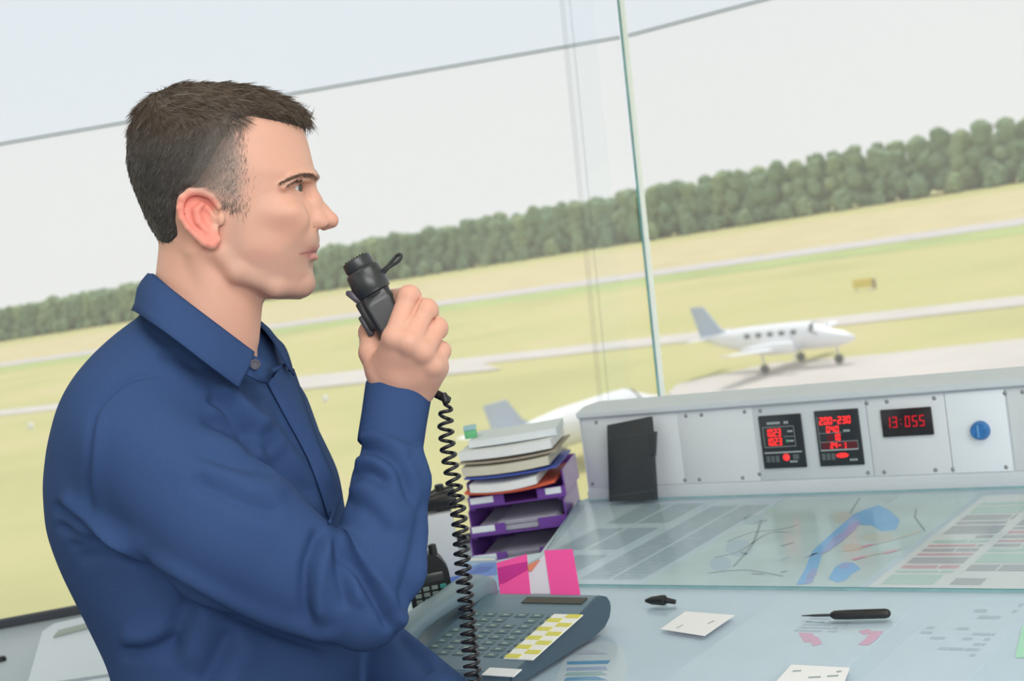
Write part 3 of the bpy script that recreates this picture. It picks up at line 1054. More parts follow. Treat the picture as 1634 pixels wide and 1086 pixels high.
# ears
for sg in (1, -1):
    def E_(x, y, l):
        return H(x, y, l * sg) if sg > 0 else np.array([H(x, y, l)[0], H(x, y, l)[1], 2 * HC[2] - H(x, y, l)[2]])
    g.ell(E_(320, 348, 104), (22 * px, 40 * px, 7 * px), 5 * px, rot=[[0.88, 0.46, -0.20 * sg], [-0.46, 0.88, 0.0], [0.18 * sg, 0.09 * sg, 0.98]])
    g.ell(E_(336, 380, 102), (13 * px, 14 * px, 6 * px), 5 * px)
    rim = [(349, 330, 103), (338, 314, 108), (322, 306, 112), (304, 306, 115), (291, 316, 117), (287, 332, 117), (290, 348, 116), (300, 363, 114), (313, 376, 111), (326, 387, 108), (338, 390, 106), (347, 383, 103)]
    g.chain([E_(*q) for q in rim], [4.5 * px, 5.5 * px, 6 * px, 6 * px, 6 * px, 5.5 * px, 5 * px, 5 * px, 5.5 * px, 6.5 * px, 8 * px, 6 * px], 3 * px)
    g.ell(E_(331, 347, 110), (9 * px, 17 * px, 9 * px), 4 * px, rot=[[0.9, 0.42, 0], [-0.42, 0.9, 0], [0, 0, 1]], sub=True)
    g.chain([E_(330, 320, 111), E_(313, 318, 113), E_(301, 330, 114), E_(304, 350, 113), E_(317, 365, 111)], [2.5 * px, 3 * px, 3 * px, 3 * px, 2.5 * px], 4 * px, sub=True)
    g.chain([E_(323, 325, 109), E_(313, 336, 110), E_(316, 354, 110), E_(328, 368, 108)], [3.5 * px, 4.5 * px, 4.5 * px, 3.5 * px], 4 * px)
    g.ell(E_(353, 349, 101), (6 * px, 10 * px, 5 * px), 8 * px)
    g.ell(E_(345, 357, 108), (4 * px, 6 * px, 6 * px), 3 * px, sub=True)
# trunk, arms and legs under the clothes
g.func(pc(60, 1420, 1.3) * np.array([1, 1, 0]) + np.array([-0.1, 0, -1.85]), pc(640, 480, 1.6) * np.array([1, 1, 0]) + np.array([0.1, 0, -1.28]), torsoF(-0.020), 0.03)
g.caps(RSH, REL, 0.046, 0.027, 0.03)
g.chain([REL, pc(621, 775, 1.452), pc(632, 680, 1.482), RWR], [0.027, 0.026, 0.0225, 0.0225], 0.012)
g.caps(LSH, LEL, 0.044, 0.036, 0.03)
g.caps(LEL, LWR, 0.036, 0.026, 0.012)
for hj, kn, an in LEGS:
    g.caps(w2c(hj), w2c(kn), 0.078, 0.052, 0.04)
    g.caps(w2c(kn), w2c(an), 0.052, 0.036, 0.02)
    g.caps(w2c(an + [0, 0, -0.045]), w2c(an + fwd * 0.15 + [0, 0, -0.055]), 0.036, 0.026, 0.02)
# right hand round the microphone
def hp(x, y, D):
    return pc(x, y, D)
h1 = 1.47 / FPX
WR = hp(638, 634, 1.490)
MCP = [hp(630, 540, 1.453), hp(653, 548, 1.449), hp(674, 562, 1.453), hp(690, 584, 1.462)]
PIP = [hp(653, 474, 1.472), hp(680, 496, 1.470), hp(697, 524, 1.474), hp(704, 560, 1.482)]
DIP = [hp(628, 476, 1.520), hp(652, 502, 1.522), hp(670, 534, 1.522), hp(682, 570, 1.520)]
TIP = [hp(606, 498, 1.538), hp(627, 526, 1.542), hp(645, 556, 1.540), hp(660, 588, 1.534)]
for i, m_ in enumerate(MCP):
    g.caps(WR + (np.array([-16, 0, 0]) + np.array([11, 0, 0]) * i) * h1, m_, 23 * h1, (20 - 1.0 * i) * h1, 14 * h1)
g.caps(hp(622, 600, 1.482), hp(640, 560, 1.466), 26 * h1, 24 * h1, 14 * h1)
g.caps(hp(695, 585, 1.476), hp(676, 622, 1.486), 22 * h1, 20 * h1, 16 * h1)
g.caps(hp(640, 600, 1.474), hp(680, 590, 1.472), 26 * h1, 22 * h1, 14 * h1)
for i in range(4):
    r = (19.5, 20, 18.5, 16)[i] * h1
    g.caps(MCP[i], PIP[i], r * 0.98, r * 0.92, 5 * h1)
    g.caps(PIP[i], DIP[i], r * 0.92, r * 0.80, 3.0 * h1)
    g.caps(DIP[i], TIP[i], r * 0.80, r * 0.66, 2.5 * h1)
    g.ell(PIP[i] + np.array([0.5, 1, 3]) * h1, (r * 0.98,) * 3, 5 * h1)
    g.ell(MCP[i] + np.array([0, 2, 6]) * h1, (r * 0.78,) * 3, 12 * h1)
# thumb: leaves the side of the palm, runs up behind the handle
TH = [hp(612, 606, 1.484), hp(593, 562, 1.495), hp(590, 530, 1.520), hp(594, 504, 1.540)]
g.chain(TH, [24 * h1, 20 * h1, 17.5 * h1, 13 * h1], 8 * h1)
g.caps(hp(606, 590, 1.480), hp(628, 552, 1.464), 20 * h1, 20 * h1, 14 * h1)
# creases between the fingers and tendons
for a, c_ in ((0, 1), (1, 2), (2, 3)):
    m0 = (MCP[a] + MCP[c_]) / 2
    m1 = (PIP[a] + PIP[c_]) / 2
    g.caps(m0 * 0.35 + m1 * 0.65 + np.array([0, 0, 14]) * h1, m1 + np.array([4, 4, 10]) * h1, 1.5 * h1, 3.0 * h1, 5 * h1, sub=True)
# left hand, half closed beside the desk edge
for i in range(4):
    b0 = LWR + np.array([0.062 - 0.006 * abs(i - 1), -0.028 - 0.004 * i, 0.030 - 0.020 * i])
    g.caps(LWR + np.array([0, 0, 0.012 - 0.008 * i]), b0, 0.017, 0.0115, 0.012)
    b1 = b0 + np.array([0.030, -0.022, 0.002 - 0.003 * i])
    b2 = b1 + np.array([0.006, -0.026, 0.0])
    b3 = b2 + np.array([-0.010, -0.017, 0.0])
    ln = (0.94, 1.0, 0.95, 0.80)[i]
    b1, b2, b3 = b0 + (b1 - b0) * ln, b0 + (b2 - b0) * ln, b0 + (b3 - b0) * ln
    g.chain([b0, b1, b2, b3], [0.0105, 0.0095, 0.0088, 0.0075], 0.003)
g.chain([LWR + np.array([0.012, -0.01, 0.016]), LWR + np.array([0.035, -0.035, 0.040]), LWR + np.array([0.055, -0.052, 0.044]), LWR + np.array([0.072, -0.070, 0.038])], [0.016, 0.0125, 0.0105, 0.008], 0.006)
V, F = g.mesh(2)
del g
# skin colours that belong to the skin: red ear, lips, beard shadow, brows; plus painted shade along the mouth
u, v, l = local(V[:, 0], V[:, 1], V[:, 2])
# seen place of each point, for marks set by eye
sx = 817 - V[:, 0] / V[:, 2] * FPX
sy = 543 + V[:, 1] / V[:, 2] * FPX
col = np.tile(np.array([0.72, 0.405, 0.31]), (len(V), 1))
def blend(c, wgt):
    global col
    col = col + (np.array(c) - col) * wgt[:, None]
hd = (sy < 560) & (sx < 548)
def spot(px_, py_, rx, ry, hard=1.0):
    return np.exp(-(((sx - px_) / rx) ** 2 + ((sy - py_) / ry) ** 2) * hard) * hd
ear = (polysd(sx, sy, [(352, 322), (330, 302), (300, 302), (280, 318), (280, 345), (300, 372), (330, 398), (352, 394), (354, 372), (340, 362), (338, 340)]))
blend((0.86, 0.28, 0.23), sstep(ear, -3, 8) * 0.85 * (np.abs(l) > 84) * hd)
beard = polysd(sx, sy, [(372, 330), (384, 330), (392, 392), (440, 400), (470, 380), (492, 370), (530, 372), (530, 482), (430, 486), (372, 440), (356, 408)])
blend((0.53, 0.345, 0.28), sstep(beard, -10, 14) * 0.50 * hd)
blend((0.74, 0.33, 0.27), spot(420, 408, 26, 12) * 0.35)
blend((0.74, 0.36, 0.28), spot(532, 352, 16, 14) * 0.4)
blend((0.74, 0.37, 0.28), spot(455, 360, 26, 26) * 0.3)
lips = polysd(sx, sy, [(480, 405), (500, 393), (514, 390), (514, 414), (500, 417)])
blend((0.64, 0.26, 0.24), sstep(lips, -3, 3) * 0.75 * hd)
temple = polysd(sx, sy, [(396, 262), (392, 300), (386, 330), (345, 322), (300, 305), (330, 250), (372, 195)])
blend((0.36, 0.275, 0.24), sstep(temple, -10, 26) * 0.85 * hd)
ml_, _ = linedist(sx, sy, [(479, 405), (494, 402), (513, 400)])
blend((0.34, 0.13, 0.12), np.exp(-(ml_ / 1.6) ** 2) * 0.8 * hd)  # mouth line: lip pigment plus groove shade painted in
dl_ = ((sx - 371) * 110 + (sy - 195) * 66) / 128.3
blend((0.085, 0.072, 0.066), sstep(temple, -6, 10) * (1 - sstep(dl_, -4, 46)) * 0.92 * hd * (polysd(sx, sy, [(354, 318), (330, 299), (298, 299), (275, 315), (275, 345), (300, 375), (354, 400)]) < 0))
hnd = (sx > 560) & (sy > 440) & (sy < 660)
def hspot(px_, py_, r):
    return np.exp(-(((sx - px_) ** 2 + (sy - py_) ** 2) / r ** 2)) * hnd
for q in ((652, 466), (684, 488), (702, 512), (640, 500), (668, 520), (700, 540)):
    blend((0.78, 0.38, 0.28), hspot(*q, 12) * 0.4)
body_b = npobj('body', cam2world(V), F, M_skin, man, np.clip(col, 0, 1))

# eyeballs
for i, ec in enumerate(EYES):
    gz = np.array([0.985, -0.02, 0.10])
    gz = gz / np.linalg.norm(gz)
    b = NB()
    bmesh.ops.create_uvsphere(b, u_segments=32, v_segments=24, radius=16.8 * px)
    bmesh.ops.triangulate(b, faces=b.faces)
    vs = np.array([x.co for x in b.verts])
    fs = np.array([[x.index for x in f_.verts] for f_ in b.faces])
    b.free()
    zc = vs @ gz / (16.8 * px)
    cc = np.tile(np.array([0.74, 0.72, 0.70]), (len(vs), 1))
    cc[zc > 0.80] = (0.075, 0.075, 0.06)
    cc[zc > 0.955] = (0.01, 0.01, 0.01)
    vs = vs + gz * (np.maximum(zc - 0.84, 0) * 6 * px)[:, None]
    npobj('eye', cam2world(vs + ec), fs, tintmat('eyeball', 0.12, spec=0.6), man, cc)

# ------------------------------------------------------------------ hair
HL = [(492, 206, 10), (474, 200, 45), (458, 197, 60), (440, 194, 70), (416, 190, 80), (395, 186, 86), (374, 196, 93), (376, 215, 97), (380, 238, 100), (384, 262, 101), (390, 288, 99), (386, 318, 98), (362, 322, 101),
      (348, 308, 104), (325, 300, 106), (300, 302, 106), (284, 318, 104), (282, 350, 98), (288, 376, 90), (274, 396, 80), (262, 412, 60), (246, 430, 20)]
TEMP = [hl(*q) for q in ((374, 190, 93), (350, 226, 98), (327, 265, 102), (302, 306, 105), (345, 314, 104), (392, 326, 98), (402, 290, 99), (396, 262, 101), (388, 230, 99))]
HP = [hl(*q) for q in HL] + [(170, 440), (170, 90), (560, 90), (530, 206)]
def thick(u, v, sd):
    top = 1 - sstep(v, 175, 235)
    frontq = sstep(u, 400, 480) * (1 - sstep(v, 190, 225))
    nape = sstep(v, 330, 420)
    t = 6.5 + 5.5 * top + 4 * frontq - 3.5 * nape
    tem = sstep(polysd(u, v, TEMP), -9, 13)
    t = t * (1 - tem) - 4 * tem
    return -5 + (t + 5) * sstep(sd, -3, 11)
gh = Grid(spaced((-0.43, -0.195, 0.0017)), spaced((0.07, 0.295, 0.0017)), spaced((-1.63, -1.41, 0.0019)))
def hairF(X, Y, Z):
    u, v, l = local(X, Y, Z)
    u, v, l = np.broadcast_arrays(u, v, l)
    sd = polysd(u, v, HP)
    wav = 1.5 * np.sin(u * 0.16 + v * 0.35 + l * 0.12) * np.sin(l * 0.21 - u * 0.05) * (1 - sstep(v, 190, 260))
    return headF(u, v, l) * S0
gh.func((-9, -9, -9), (9, 9, 9), hairF, 0)
HVv, HVf = gh.mesh(3)
del gh
u, v, l = local(HVv[:, 0], HVv[:, 1], HVv[:, 2])
HN = vnormals(HVv, HVf)
sd = polysd(u, v, HP)
HVv = HVv + HN * ((thick(u, v, sd) + 1.5 * np.sin(u * 0.16 + v * 0.35 + l * 0.12) * np.sin(l * 0.21 - u * 0.05) * (1 - sstep(v, 190, 260)) * sstep(sd, 2, 10)) * S0)[:, None]
HVv = laplace(laplace(HVv, HVf, 0.5), HVf, 0.5)
def haircol(u, v, n):
    c = np.tile(np.array([0.082, 0.058, 0.043]), (n, 1))
    sidew = sstep(v, 205, 270)[:, None]
    c = c * (1 - sidew) + np.array([0.056, 0.050, 0.047]) * sidew
    tem = sstep(polysd(u, v, TEMP), -26, 14)[:, None]
    c = c * (1 - tem) + np.array([0.17, 0.145, 0.13]) * tem
    return c
u, v, l = local(HVv[:, 0], HVv[:, 1], HVv[:, 2])
# keep only the part of the cap that lies over hair
sd = polysd(u, v, HP)
keepf = (sd[HVf] > -1.0).all(1)
hc = haircol(u, v, len(u)) * 0.8
Fk = HVf[keepf]
used = np.unique(Fk)
remap = np.full(len(HVv), -1)
remap[used] = np.arange(len(used))
hair = npobj('hair', cam2world(HVv[used]), remap[Fk], M_hair, man, hc[used])
# strands
fc = HVv[Fk].mean(1)
fn = np.cross(HVv[Fk[:, 2]] - HVv[Fk[:, 0]], HVv[Fk[:, 3]] - HVv[Fk[:, 1]])
fa = np.linalg.norm(fn, axis=1)
fn = fn / (fa[:, None] + 1e-12)
fu, fv, fl_ = local(fc[:, 0], fc[:, 1], fc[:, 2])
inside = headF(fu, fv, fl_) > 0.5
pr = fa * inside * np.where(fl_ > -60, 1.0, 0.5)
NS = 17000
NT_ = 7000
pick = nrng.choice(len(fc), NS - NT_, p=pr / pr.sum())
P0 = fc[pick] + nrng.normal(0, 0.0006, (NS - NT_, 3))
N0 = fn[pick]
# short sparse hair of the temples, rooted in the skin
su, sv_, sl_ = local(V[:, 0], V[:, 1], V[:, 2])
tz_ = polysd(su, sv_, TEMP)
wt_ = (sstep(tz_, -22, 4) * (1 - 0.97 * sstep(su, 380, 412)) * (polysd(sx, sy, [(354, 318), (330, 297), (298, 297), (275, 315), (275, 345), (300, 375), (354, 400)]) < 0)) * (np.abs(sl_) > 60) * np.where(sl_ > 0, 1.0, 0.5)
pk2 = nrng.choice(len(V), NT_, p=wt_ / wt_.sum())
VN_ = vnormals(V, F)
P0 = np.concatenate([P0, V[pk2] + nrng.normal(0, 0.0004, (NT_, 3))])
N0 = np.concatenate([N0, VN_[pk2]])
u, v, l = local(P0[:, 0], P0[:, 1], P0[:, 2])
top = 1 - sstep(v, 185, 235)
fr_ = sstep(u, 225, 300)
dirv = np.zeros((NS, 3))
a_top = np.stack([1.0 + 0 * u, -0.12 - 0.25 * sstep(u, 430, 490), 0.30 * np.sign(l) * np.minimum(np.abs(l) / 60, 1)], 1)
a_back = np.stack([-0.25 + 0 * u, -1.0 + 0 * u, 0.0 * u], 1)
a_top = a_top * fr_[:, None] + np.stack([-0.35 + 0 * u, -0.9 + 0 * u, 0.5 * np.sign(l)], 1) * (1 - fr_)[:, None]
a_side = np.stack([-0.45 + 0.3 * sstep(u, 340, 380), -1.0 + 0 * u, 0 * u], 1)
dirv = a_top * top[:, None] + a_side * (1 - top)[:, None] + nrng.normal(0, 0.22, (NS, 3))
dirv -= N0 * (dirv * N0).sum(1)[:, None]
dirv /= np.linalg.norm(dirv, axis=1)[:, None]
ln = (10 + 16 * top - 4 * sstep(v, 350, 420)) * nrng.uniform(0.6, 1.25, NS)
ln = ln * (1 - 0.45 * sstep(polysd(u, v, TEMP), -8, 12)) * (1 - 0.45 * sstep(40 - np.abs(u - 330), 0, 25) * (v < 175)) * px
lift = 0.07 + 0.17 * (1 - top) + nrng.normal(0, 0.04, NS)
rad = np.where(top > 0.5, 0.00030, 0.00024) * nrng.uniform(0.8, 1.2, NS)
rad[NS - NT_:] *= 0.62
K = 5
sv, sf, scol = [], [], []
cbase = haircol(u, v, NS) * nrng.uniform(0.55, 1.9, NS)[:, None]
grey = nrng.random(NS) < (0.10 + 0.30 * (1 - top) + 0.40 * sstep(polysd(u, v, TEMP), -15, 12))
cbase[grey] = cbase[grey] * 0.4 + np.array([0.19, 0.18, 0.175]) * nrng.uniform(0.5, 1.3, grey.sum())[:, None]
sid = np.cross(dirv, N0)
for k in range(K):
    t = k / (K - 1)
    c0 = P0 - N0 * 0.0008 + dirv * (ln * t)[:, None] + N0 * (ln * lift * (1.9 * t - 1.15 * t * t))[:, None]
    rr = rad * (1 - 0.75 * t ** 2)
    for j in range(3):
        a = j * 2.0944
        sv.append(c0 + (sid * math.cos(a) + N0 * math.sin(a)) * rr[:, None])
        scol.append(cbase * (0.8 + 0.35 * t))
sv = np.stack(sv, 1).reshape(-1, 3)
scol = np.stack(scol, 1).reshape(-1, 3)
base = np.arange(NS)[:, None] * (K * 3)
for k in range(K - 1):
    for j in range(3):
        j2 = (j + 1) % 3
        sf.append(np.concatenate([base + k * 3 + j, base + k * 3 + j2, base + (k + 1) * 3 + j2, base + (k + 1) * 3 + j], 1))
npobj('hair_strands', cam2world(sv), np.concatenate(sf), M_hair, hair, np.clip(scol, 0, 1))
# eyebrows
from mathutils.bvhtree import BVHTree
bv = BVHTree.FromPolygons([Vector(x) for x in V], F.tolist())
def brow(pts, n, r0, near):
    out_v, out_f, out_c = [], [], []
    pts = catmull(pts, 12)
    for i in range(n):
        t = rng.random()
        q = pts[min(int(t * (len(pts) - 1)), len(pts) - 2)]
        q2 = pts[min(int(t * (len(pts) - 1)) + 1, len(pts) - 1)]
        q = q + np.array([rng.uniform(-2, 2), rng.uniform(-1, 1) * (6.0 - 3.8 * t), 0]) * px
        hit = (None,)
        if near:
            hit = bv.ray_cast(Vector((0, 0, 0)), Vector(q).normalized())
        if hit[0] is None or abs(hit[0][2] - q[2]) > 0.03:
            hit = bv.find_nearest(Vector(q))
        p0, nn = np.array(hit[0]), np.array(hit[1])
        d_ = (q2 - q)
        d_ = d_ / (np.linalg.norm(d_) + 1e-9) + np.array([0, 0.55 - 0.6 * t, 0]) + nrng.normal(0, 0.22, 3)
        d_ -= nn * (d_ @ nn)
        d_ /= np.linalg.norm(d_)
        s_ = np.cross(d_, nn)
        L_ = px * rng.uniform(6, 10)
        b0 = len(out_v)
        for k in range(4):
            tt_ = k / 3
            c0 = p0 + d_ * L_ * tt_ + nn * (0.0003 + L_ * 0.25 * (tt_ - tt_ * tt_ * 0.8))
            for j in range(3):
                a = j * 2.0944
                out_v.append(c0 + (s_ * math.cos(a) + nn * math.sin(a)) * r0 * (1 - 0.8 * tt_))
                out_c.append(np.array([0.17, 0.11, 0.08]) * rng.uniform(0.6, 1.5))
        for k in range(3):
            for j in range(3):
                j2 = (j + 1) % 3
                out_f.append((b0 + k * 3 + j, b0 + k * 3 + j2, b0 + k * 3 + 3 + j2, b0 + k * 3 + 3 + j))
    return np.array(out_v), np.array(out_f), np.array(out_c)
for sg in (1, -1):
    o_ = brow([H(503, 283, 14 * sg), H(490, 280, 34 * sg), H(470, 283, 58 * sg), H(447, 293, 74 * sg)], 420, 0.00017, sg > 0)
    npobj('eyebrow', cam2world(o_[0]), o_[1], M_hair, man, o_[2])

o_ = brow([H(482, 290, 24), H(478, 289, 36), H(470, 291, 48), H(458, 297, 58)], 110, 0.00013, True)
npobj('eyelashes', cam2world(o_[0]), o_[1], M_hair, man, o_[2] * 0.4)

# ------------------------------------------------------------------ shirt
gs = Grid(spaced((-0.56, 0.0, 0.003)), spaced((-0.60, -0.50, 0.006), (-0.50, 0.05, 0.003)), spaced((-1.90, -1.62, 0.006), (-1.62, -1.27, 0.003)))
gs.func((-9, -9, -9), (9, 9, 9), torsoF(0.0), 0)
gs.caps(RSH + np.array([0.0, 0.01, -0.03]), LSH + np.array([0, 0, 0.02]), 0.050, 0.042, 0.03)
s1 = 1.39 / FPX
mid = pc(372, 852, 1.385)
gs.caps(RSH, mid, 98 * s1, 118 * s1, 0.018)
gs.caps(mid, REL, 118 * s1, 66 * s1, 0.008)
gs.chain([pc(583, 968, 1.385), pc(612, 850, 1.42), pc(624, 770, 1.450), pc(625, 715, 1.472)], [62 * s1, 70 * s1, 64 * s1, 49 * s1], 0.008)
gs.caps(pc(600, 900, 1.40), pc(628, 905, 1.40), 52 * s1, 48 * s1, 0.02)
gs.caps(pc(625, 715, 1.472), pc(634, 650, 1.488), 48 * s1, 47 * s1, 0.006)
gs.caps(LSH, LEL, 0.060, 0.056, 0.02)
gs.caps(LEL, LWR + (LEL - LWR) * 0.12, 0.052, 0.038, 0.012)
SV, SF = gs.mesh(3)
del gs
SV = SV.copy()
# folds, each a soft valley with a swelling on its lower side: (points, depth mm, width px)
FOLDS = [
    ([(278, 596), (213, 604), (164, 640), (147, 681), (140, 771), (152, 836)], 2.6, 5),                       # sleeve seam
    ([(330, 628), (350, 643), (375, 668), (392, 686), (404, 706)], 5.5, 8),
    ([(318, 664), (362, 681), (390, 702), (412, 728)], 3.5, 9),
    ([(305, 716), (362, 736), (414, 745), (446, 752)], 3.2, 11),
    ([(300, 762), (345, 780), (400, 806), (455, 822)], 3.0, 12),
    ([(388, 672), (420, 706), (453, 745), (480, 772), (508, 800)], 4.0, 9),
    ([(430, 640), (462, 690), (492, 745), (512, 790)], 2.5, 9),
    ([(516, 838), (506, 862), (492, 901), (488, 965), (500, 1010)], 5.0, 9),
    ([(526, 842), (540, 890), (550, 940), (554, 975)], 3.6, 9),
    ([(530, 848), (552, 884), (576, 920), (600, 956), (619, 990), (622, 1012)], 5.5, 8),
    ([(560, 720), (580, 718), (602, 719), (634, 742), (655, 784), (660, 815)], 4.2, 8),
    ([(546, 772), (560, 762), (582, 753), (604, 762), (624, 782)], 3.6, 9),
    ([(545, 805), (575, 806), (602, 830), (620, 860)], 2.6, 11),
    ([(645, 722), (668, 750), (677, 790), (674, 836), (662, 890), (645, 945), (630, 992)], 3.2, 10),
    ([(84, 800), (112, 822), (142, 842), (213, 888), (285, 933), (340, 963), (388, 985), (440, 1006), (492, 1023), (545, 1038)], 4.2, 7),   # under the arm
    ([(86, 832), (110, 845), (140, 857), (180, 868), (215, 884)], 3.2, 7),
    ([(104, 868), (140, 869), (190, 872), (225, 892)], 2.8, 8),
    ([(116, 890), (150, 886), (200, 888), (235, 905)], 2.2, 9),
    ([(306, 948), (294, 980), (282, 1010), (268, 1066)], 3.8, 14),
    ([(372, 1000), (356, 1036), (335, 1075), (322, 1100)], 3.8, 14),
    ([(186, 1036), (215, 1040), (250, 1034), (290, 1012)], 3.4, 10),
    ([(222, 508), (262, 536), (300, 566), (330, 592)], 2.4, 10),
    ([(250, 560), (300, 575), (350, 600)], 1.8, 12),
    ([(655, 985), (684, 1000), (700, 1030)], 3.0, 9),
    ([(630, 1005), (660, 1040), (690, 1072)], 3.0, 9),
]
NV = vnormals(SV, SF)
sx = 817 - SV[:, 0] / SV[:, 2] * FPX
sy = 543 + SV[:, 1] / SV[:, 2] * FPX
vd = -SV / np.linalg.norm(SV, axis=1)[:, None]
facing = sstep((NV * vd).sum(1), 0.05, 0.35)
disp = np.zeros(len(SV))
for pts, dep, wd in FOLDS:
    fine = catmull([np.array(q, float) for q in pts], 6)
    m = (sx > min(q[0] for q in pts) - 60) & (sx < max(q[0] for q in pts) + 60) & (sy > min(q[1] for q in pts) - 60) & (sy < max(q[1] for q in pts) + 60)
    ii = np.nonzero(m)[0]
    d, tt = linedist(sx[ii], sy[ii], [tuple(q) for q in fine])
    env = sstep(tt, 0.0, 0.22) * (1 - sstep(tt, 0.78, 1.0))
    if len(pts) > 6:
        env = sstep(tt, 0.0, 0.08) * (1 - sstep(tt, 0.9, 1.0))
    disp[ii] += 2.8 * env * (-0.8 * dep * np.exp(-(d / (1.25 * wd)) ** 2) + 0.65 * dep * np.exp(-((d + 2.2 * wd) / (1.9 * wd)) ** 2)) * 0.001
# cloth waviness
disp += 0.0008 * np.sin(SV[:, 0] * 55 + SV[:, 1] * 38 + 2 * np.sin(SV[:, 2] * 30)) * np.sin(SV[:, 1] * 47 - SV[:, 2] * 33)
SV = SV + NV * (disp * facing)[:, None]
for _ in range(2):
    SV = laplace(SV, SF, 0.5)
shirt = npobj('shirt', cam2world(SV), SF, M_shirt, man)
sbv = BVHTree.FromPolygons([Vector(x) for x in SV], SF.tolist())
def on_shirt(px_, py_, off=0.001):
    d = Vector(((px_ - 817) / FPX, -(py_ - 543) / FPX, -1.0)).normalized()
    h = sbv.ray_cast(Vector((0, 0, 0)), d)
    if h[0] is None:
        h = sbv.find_nearest(Vector(pc(px_, py_, 1.5)))
    return np.array(h[0]) + np.array(h[1]) * off

def sheet(name, rows, th, parent, m, cam_=True, off=1.0):
    """a cloth piece from rows of points, given real thickness"""
    b = NB()
    vr = [[b.verts.new(Vector(cam2world(p) if cam_ else p)) for p in r] for r in rows]
    for i in range(len(vr) - 1):
        for j in range(len(vr[0]) - 1):
            b.faces.new((vr[i][j], vr[i][j + 1], vr[i + 1][j + 1], vr[i + 1][j]))
    o = obj(name, b, m, parent, smooth=180)
    so = o.modifiers.new('thickness', 'SOLIDIFY')
    so.thickness = th
    so.offset = off
    return o
# collar: stand round the neck and a turned-down leaf
TOPL = catmull([pc(404, 563, 1.468), pc(352, 524, 1.449), pc(302, 486, 1.447), pc(264, 456, 1.462), pc(242, 439, 1.50), pc(240, 440, 1.54), pc(262, 455, 1.585), pc(325, 486, 1.605), pc(380, 508, 1.60), pc(402, 506, 1.578), pc(407, 512, 1.555)], 8)
BOTL = catmull([pc(380, 619, 1.432), pc(332, 583, 1.408), pc(284, 546, 1.405), pc(243, 516, 1.425), pc(219, 499, 1.47), pc(214, 496, 1.545), pc(245, 500, 1.63), pc(330, 528, 1.67), pc(405, 545, 1.66), pc(448, 548, 1.62), pc(468, 600, 1.585)], 8)
rows = []
for t in (0.0, 0.06, 0.2, 0.4, 0.6, 0.8, 1.0):
    r = []
    for a, c_ in zip(TOPL, BOTL):
        q = a * (1 - t) + c_ * t
        ctr = pc(325, 500, 1.525)
        o_ = q - ctr
        o_[1] = 0
        o_ /= np.linalg.norm(o_)
        r.append(q + o_ * 0.007 * math.sin(math.pi * min(1, t * 1.4)) * (0.6 if t < 1 else 0))
    rows.append(r)
col_ = sheet('collar', rows, 0.0022, shirt, M_shirt)
# stitch line along the leaf
rows2 = []
INN = [q * np.array([1, 1, 1]) + np.array([0, -0.024, 0]) for q in TOPL]
for t in (0.0, 0.5, 1.0):
    r = []
    for a, c_ in zip(TOPL, INN):
        ctr = pc(325, 500, 1.525)
        o_ = a - ctr
        o_[1] = 0
        o_ /= np.linalg.norm(o_)
        r.append(a * (1 - t) + c_ * t - o_ * (0.003 + 0.002 * t) + np.array([0, 0.001, 0]))
    rows2.append(r)
sheet('collar_stand', rows2, 0.0018, shirt, M_shirt)
# left front band and collar tab with its button
LL = catmull([np.array(q, float) for q in ((424, 612), (452, 664), (488, 732), (510, 790), (524, 838))], 6)
RL = catmull([np.array(q, float) for q in ((455, 574), (478, 640), (498, 700), (520, 750), (538, 790))], 6)
rows = [[on_shirt(*(a * (1 - t) + c_ * t), 0.0035 + 0.003 * t) for t in (0, 0.25, 0.5, 0.75, 1)] for a, c_ in zip(LL, RL)]
sheet('placket', rows, 0.002, shirt, M_shirt)
tabp = [[pc(400, 566, 1.462), pc(424, 578, 1.475), pc(432, 590, 1.49)], [pc(392, 582, 1.452), pc(414, 598, 1.468), pc(430, 602, 1.482)], [pc(388, 596, 1.446), pc(410, 608, 1.460), pc(426, 612, 1.476)]]
sheet('collar_tab', tabp, 0.0025, shirt, M_shirt)
b = NB()
bc = pc(407, 581, 1.452)
bn = np.array([0.25, -0.1, 0.95])
lathe(b, cam2world(bc), BAS @ bn, [(0, 0.0048), (0.0014, 0.0054), (0.0022, 0.0048), (0.0022, 0.0038), (0.0014, 0.003), (0.0014, 0.0001)], 20)
bt = obj('button', b, M_shirt2, shirt)
# right cuff
ca, cb = pc(622, 712, 1.472), pc(636, 622, 1.492)
ax_ = (cb - ca) / np.linalg.norm(cb - ca)
s2 = 1.48 / FPX
rows = []
e1 = np.array([1, 0, 0]) - ax_ * ax_[0]
e1 /= np.linalg.norm(e1)
e2 = np.cross(e1, ax_)                         # towards the viewer or away
if e2[2] < 0:
    e2 = -e2
for t, r in ((0.0, 49), (0.03, 52.5), (0.12, 53), (0.5, 53), (0.9, 54), (0.97, 54), (1.0, 53)):
    ring = []
    for k in range(49):
        a = -2.2 + k * 2 * math.pi / 48
        tilt = (-0.10 * math.cos(a) * 53 + 0.13 * max(0, math.sin(a)) * 53) * t
        ring.append(ca + (cb - ca) * t + (e1 * math.cos(a) * r + e2 * math.sin(a) * r * 0.92) * s2 + ax_ * tilt * s2)
    rows.append(ring)
sheet('cuff', rows, 0.0026, shirt, M_shirt, off=-1.0)

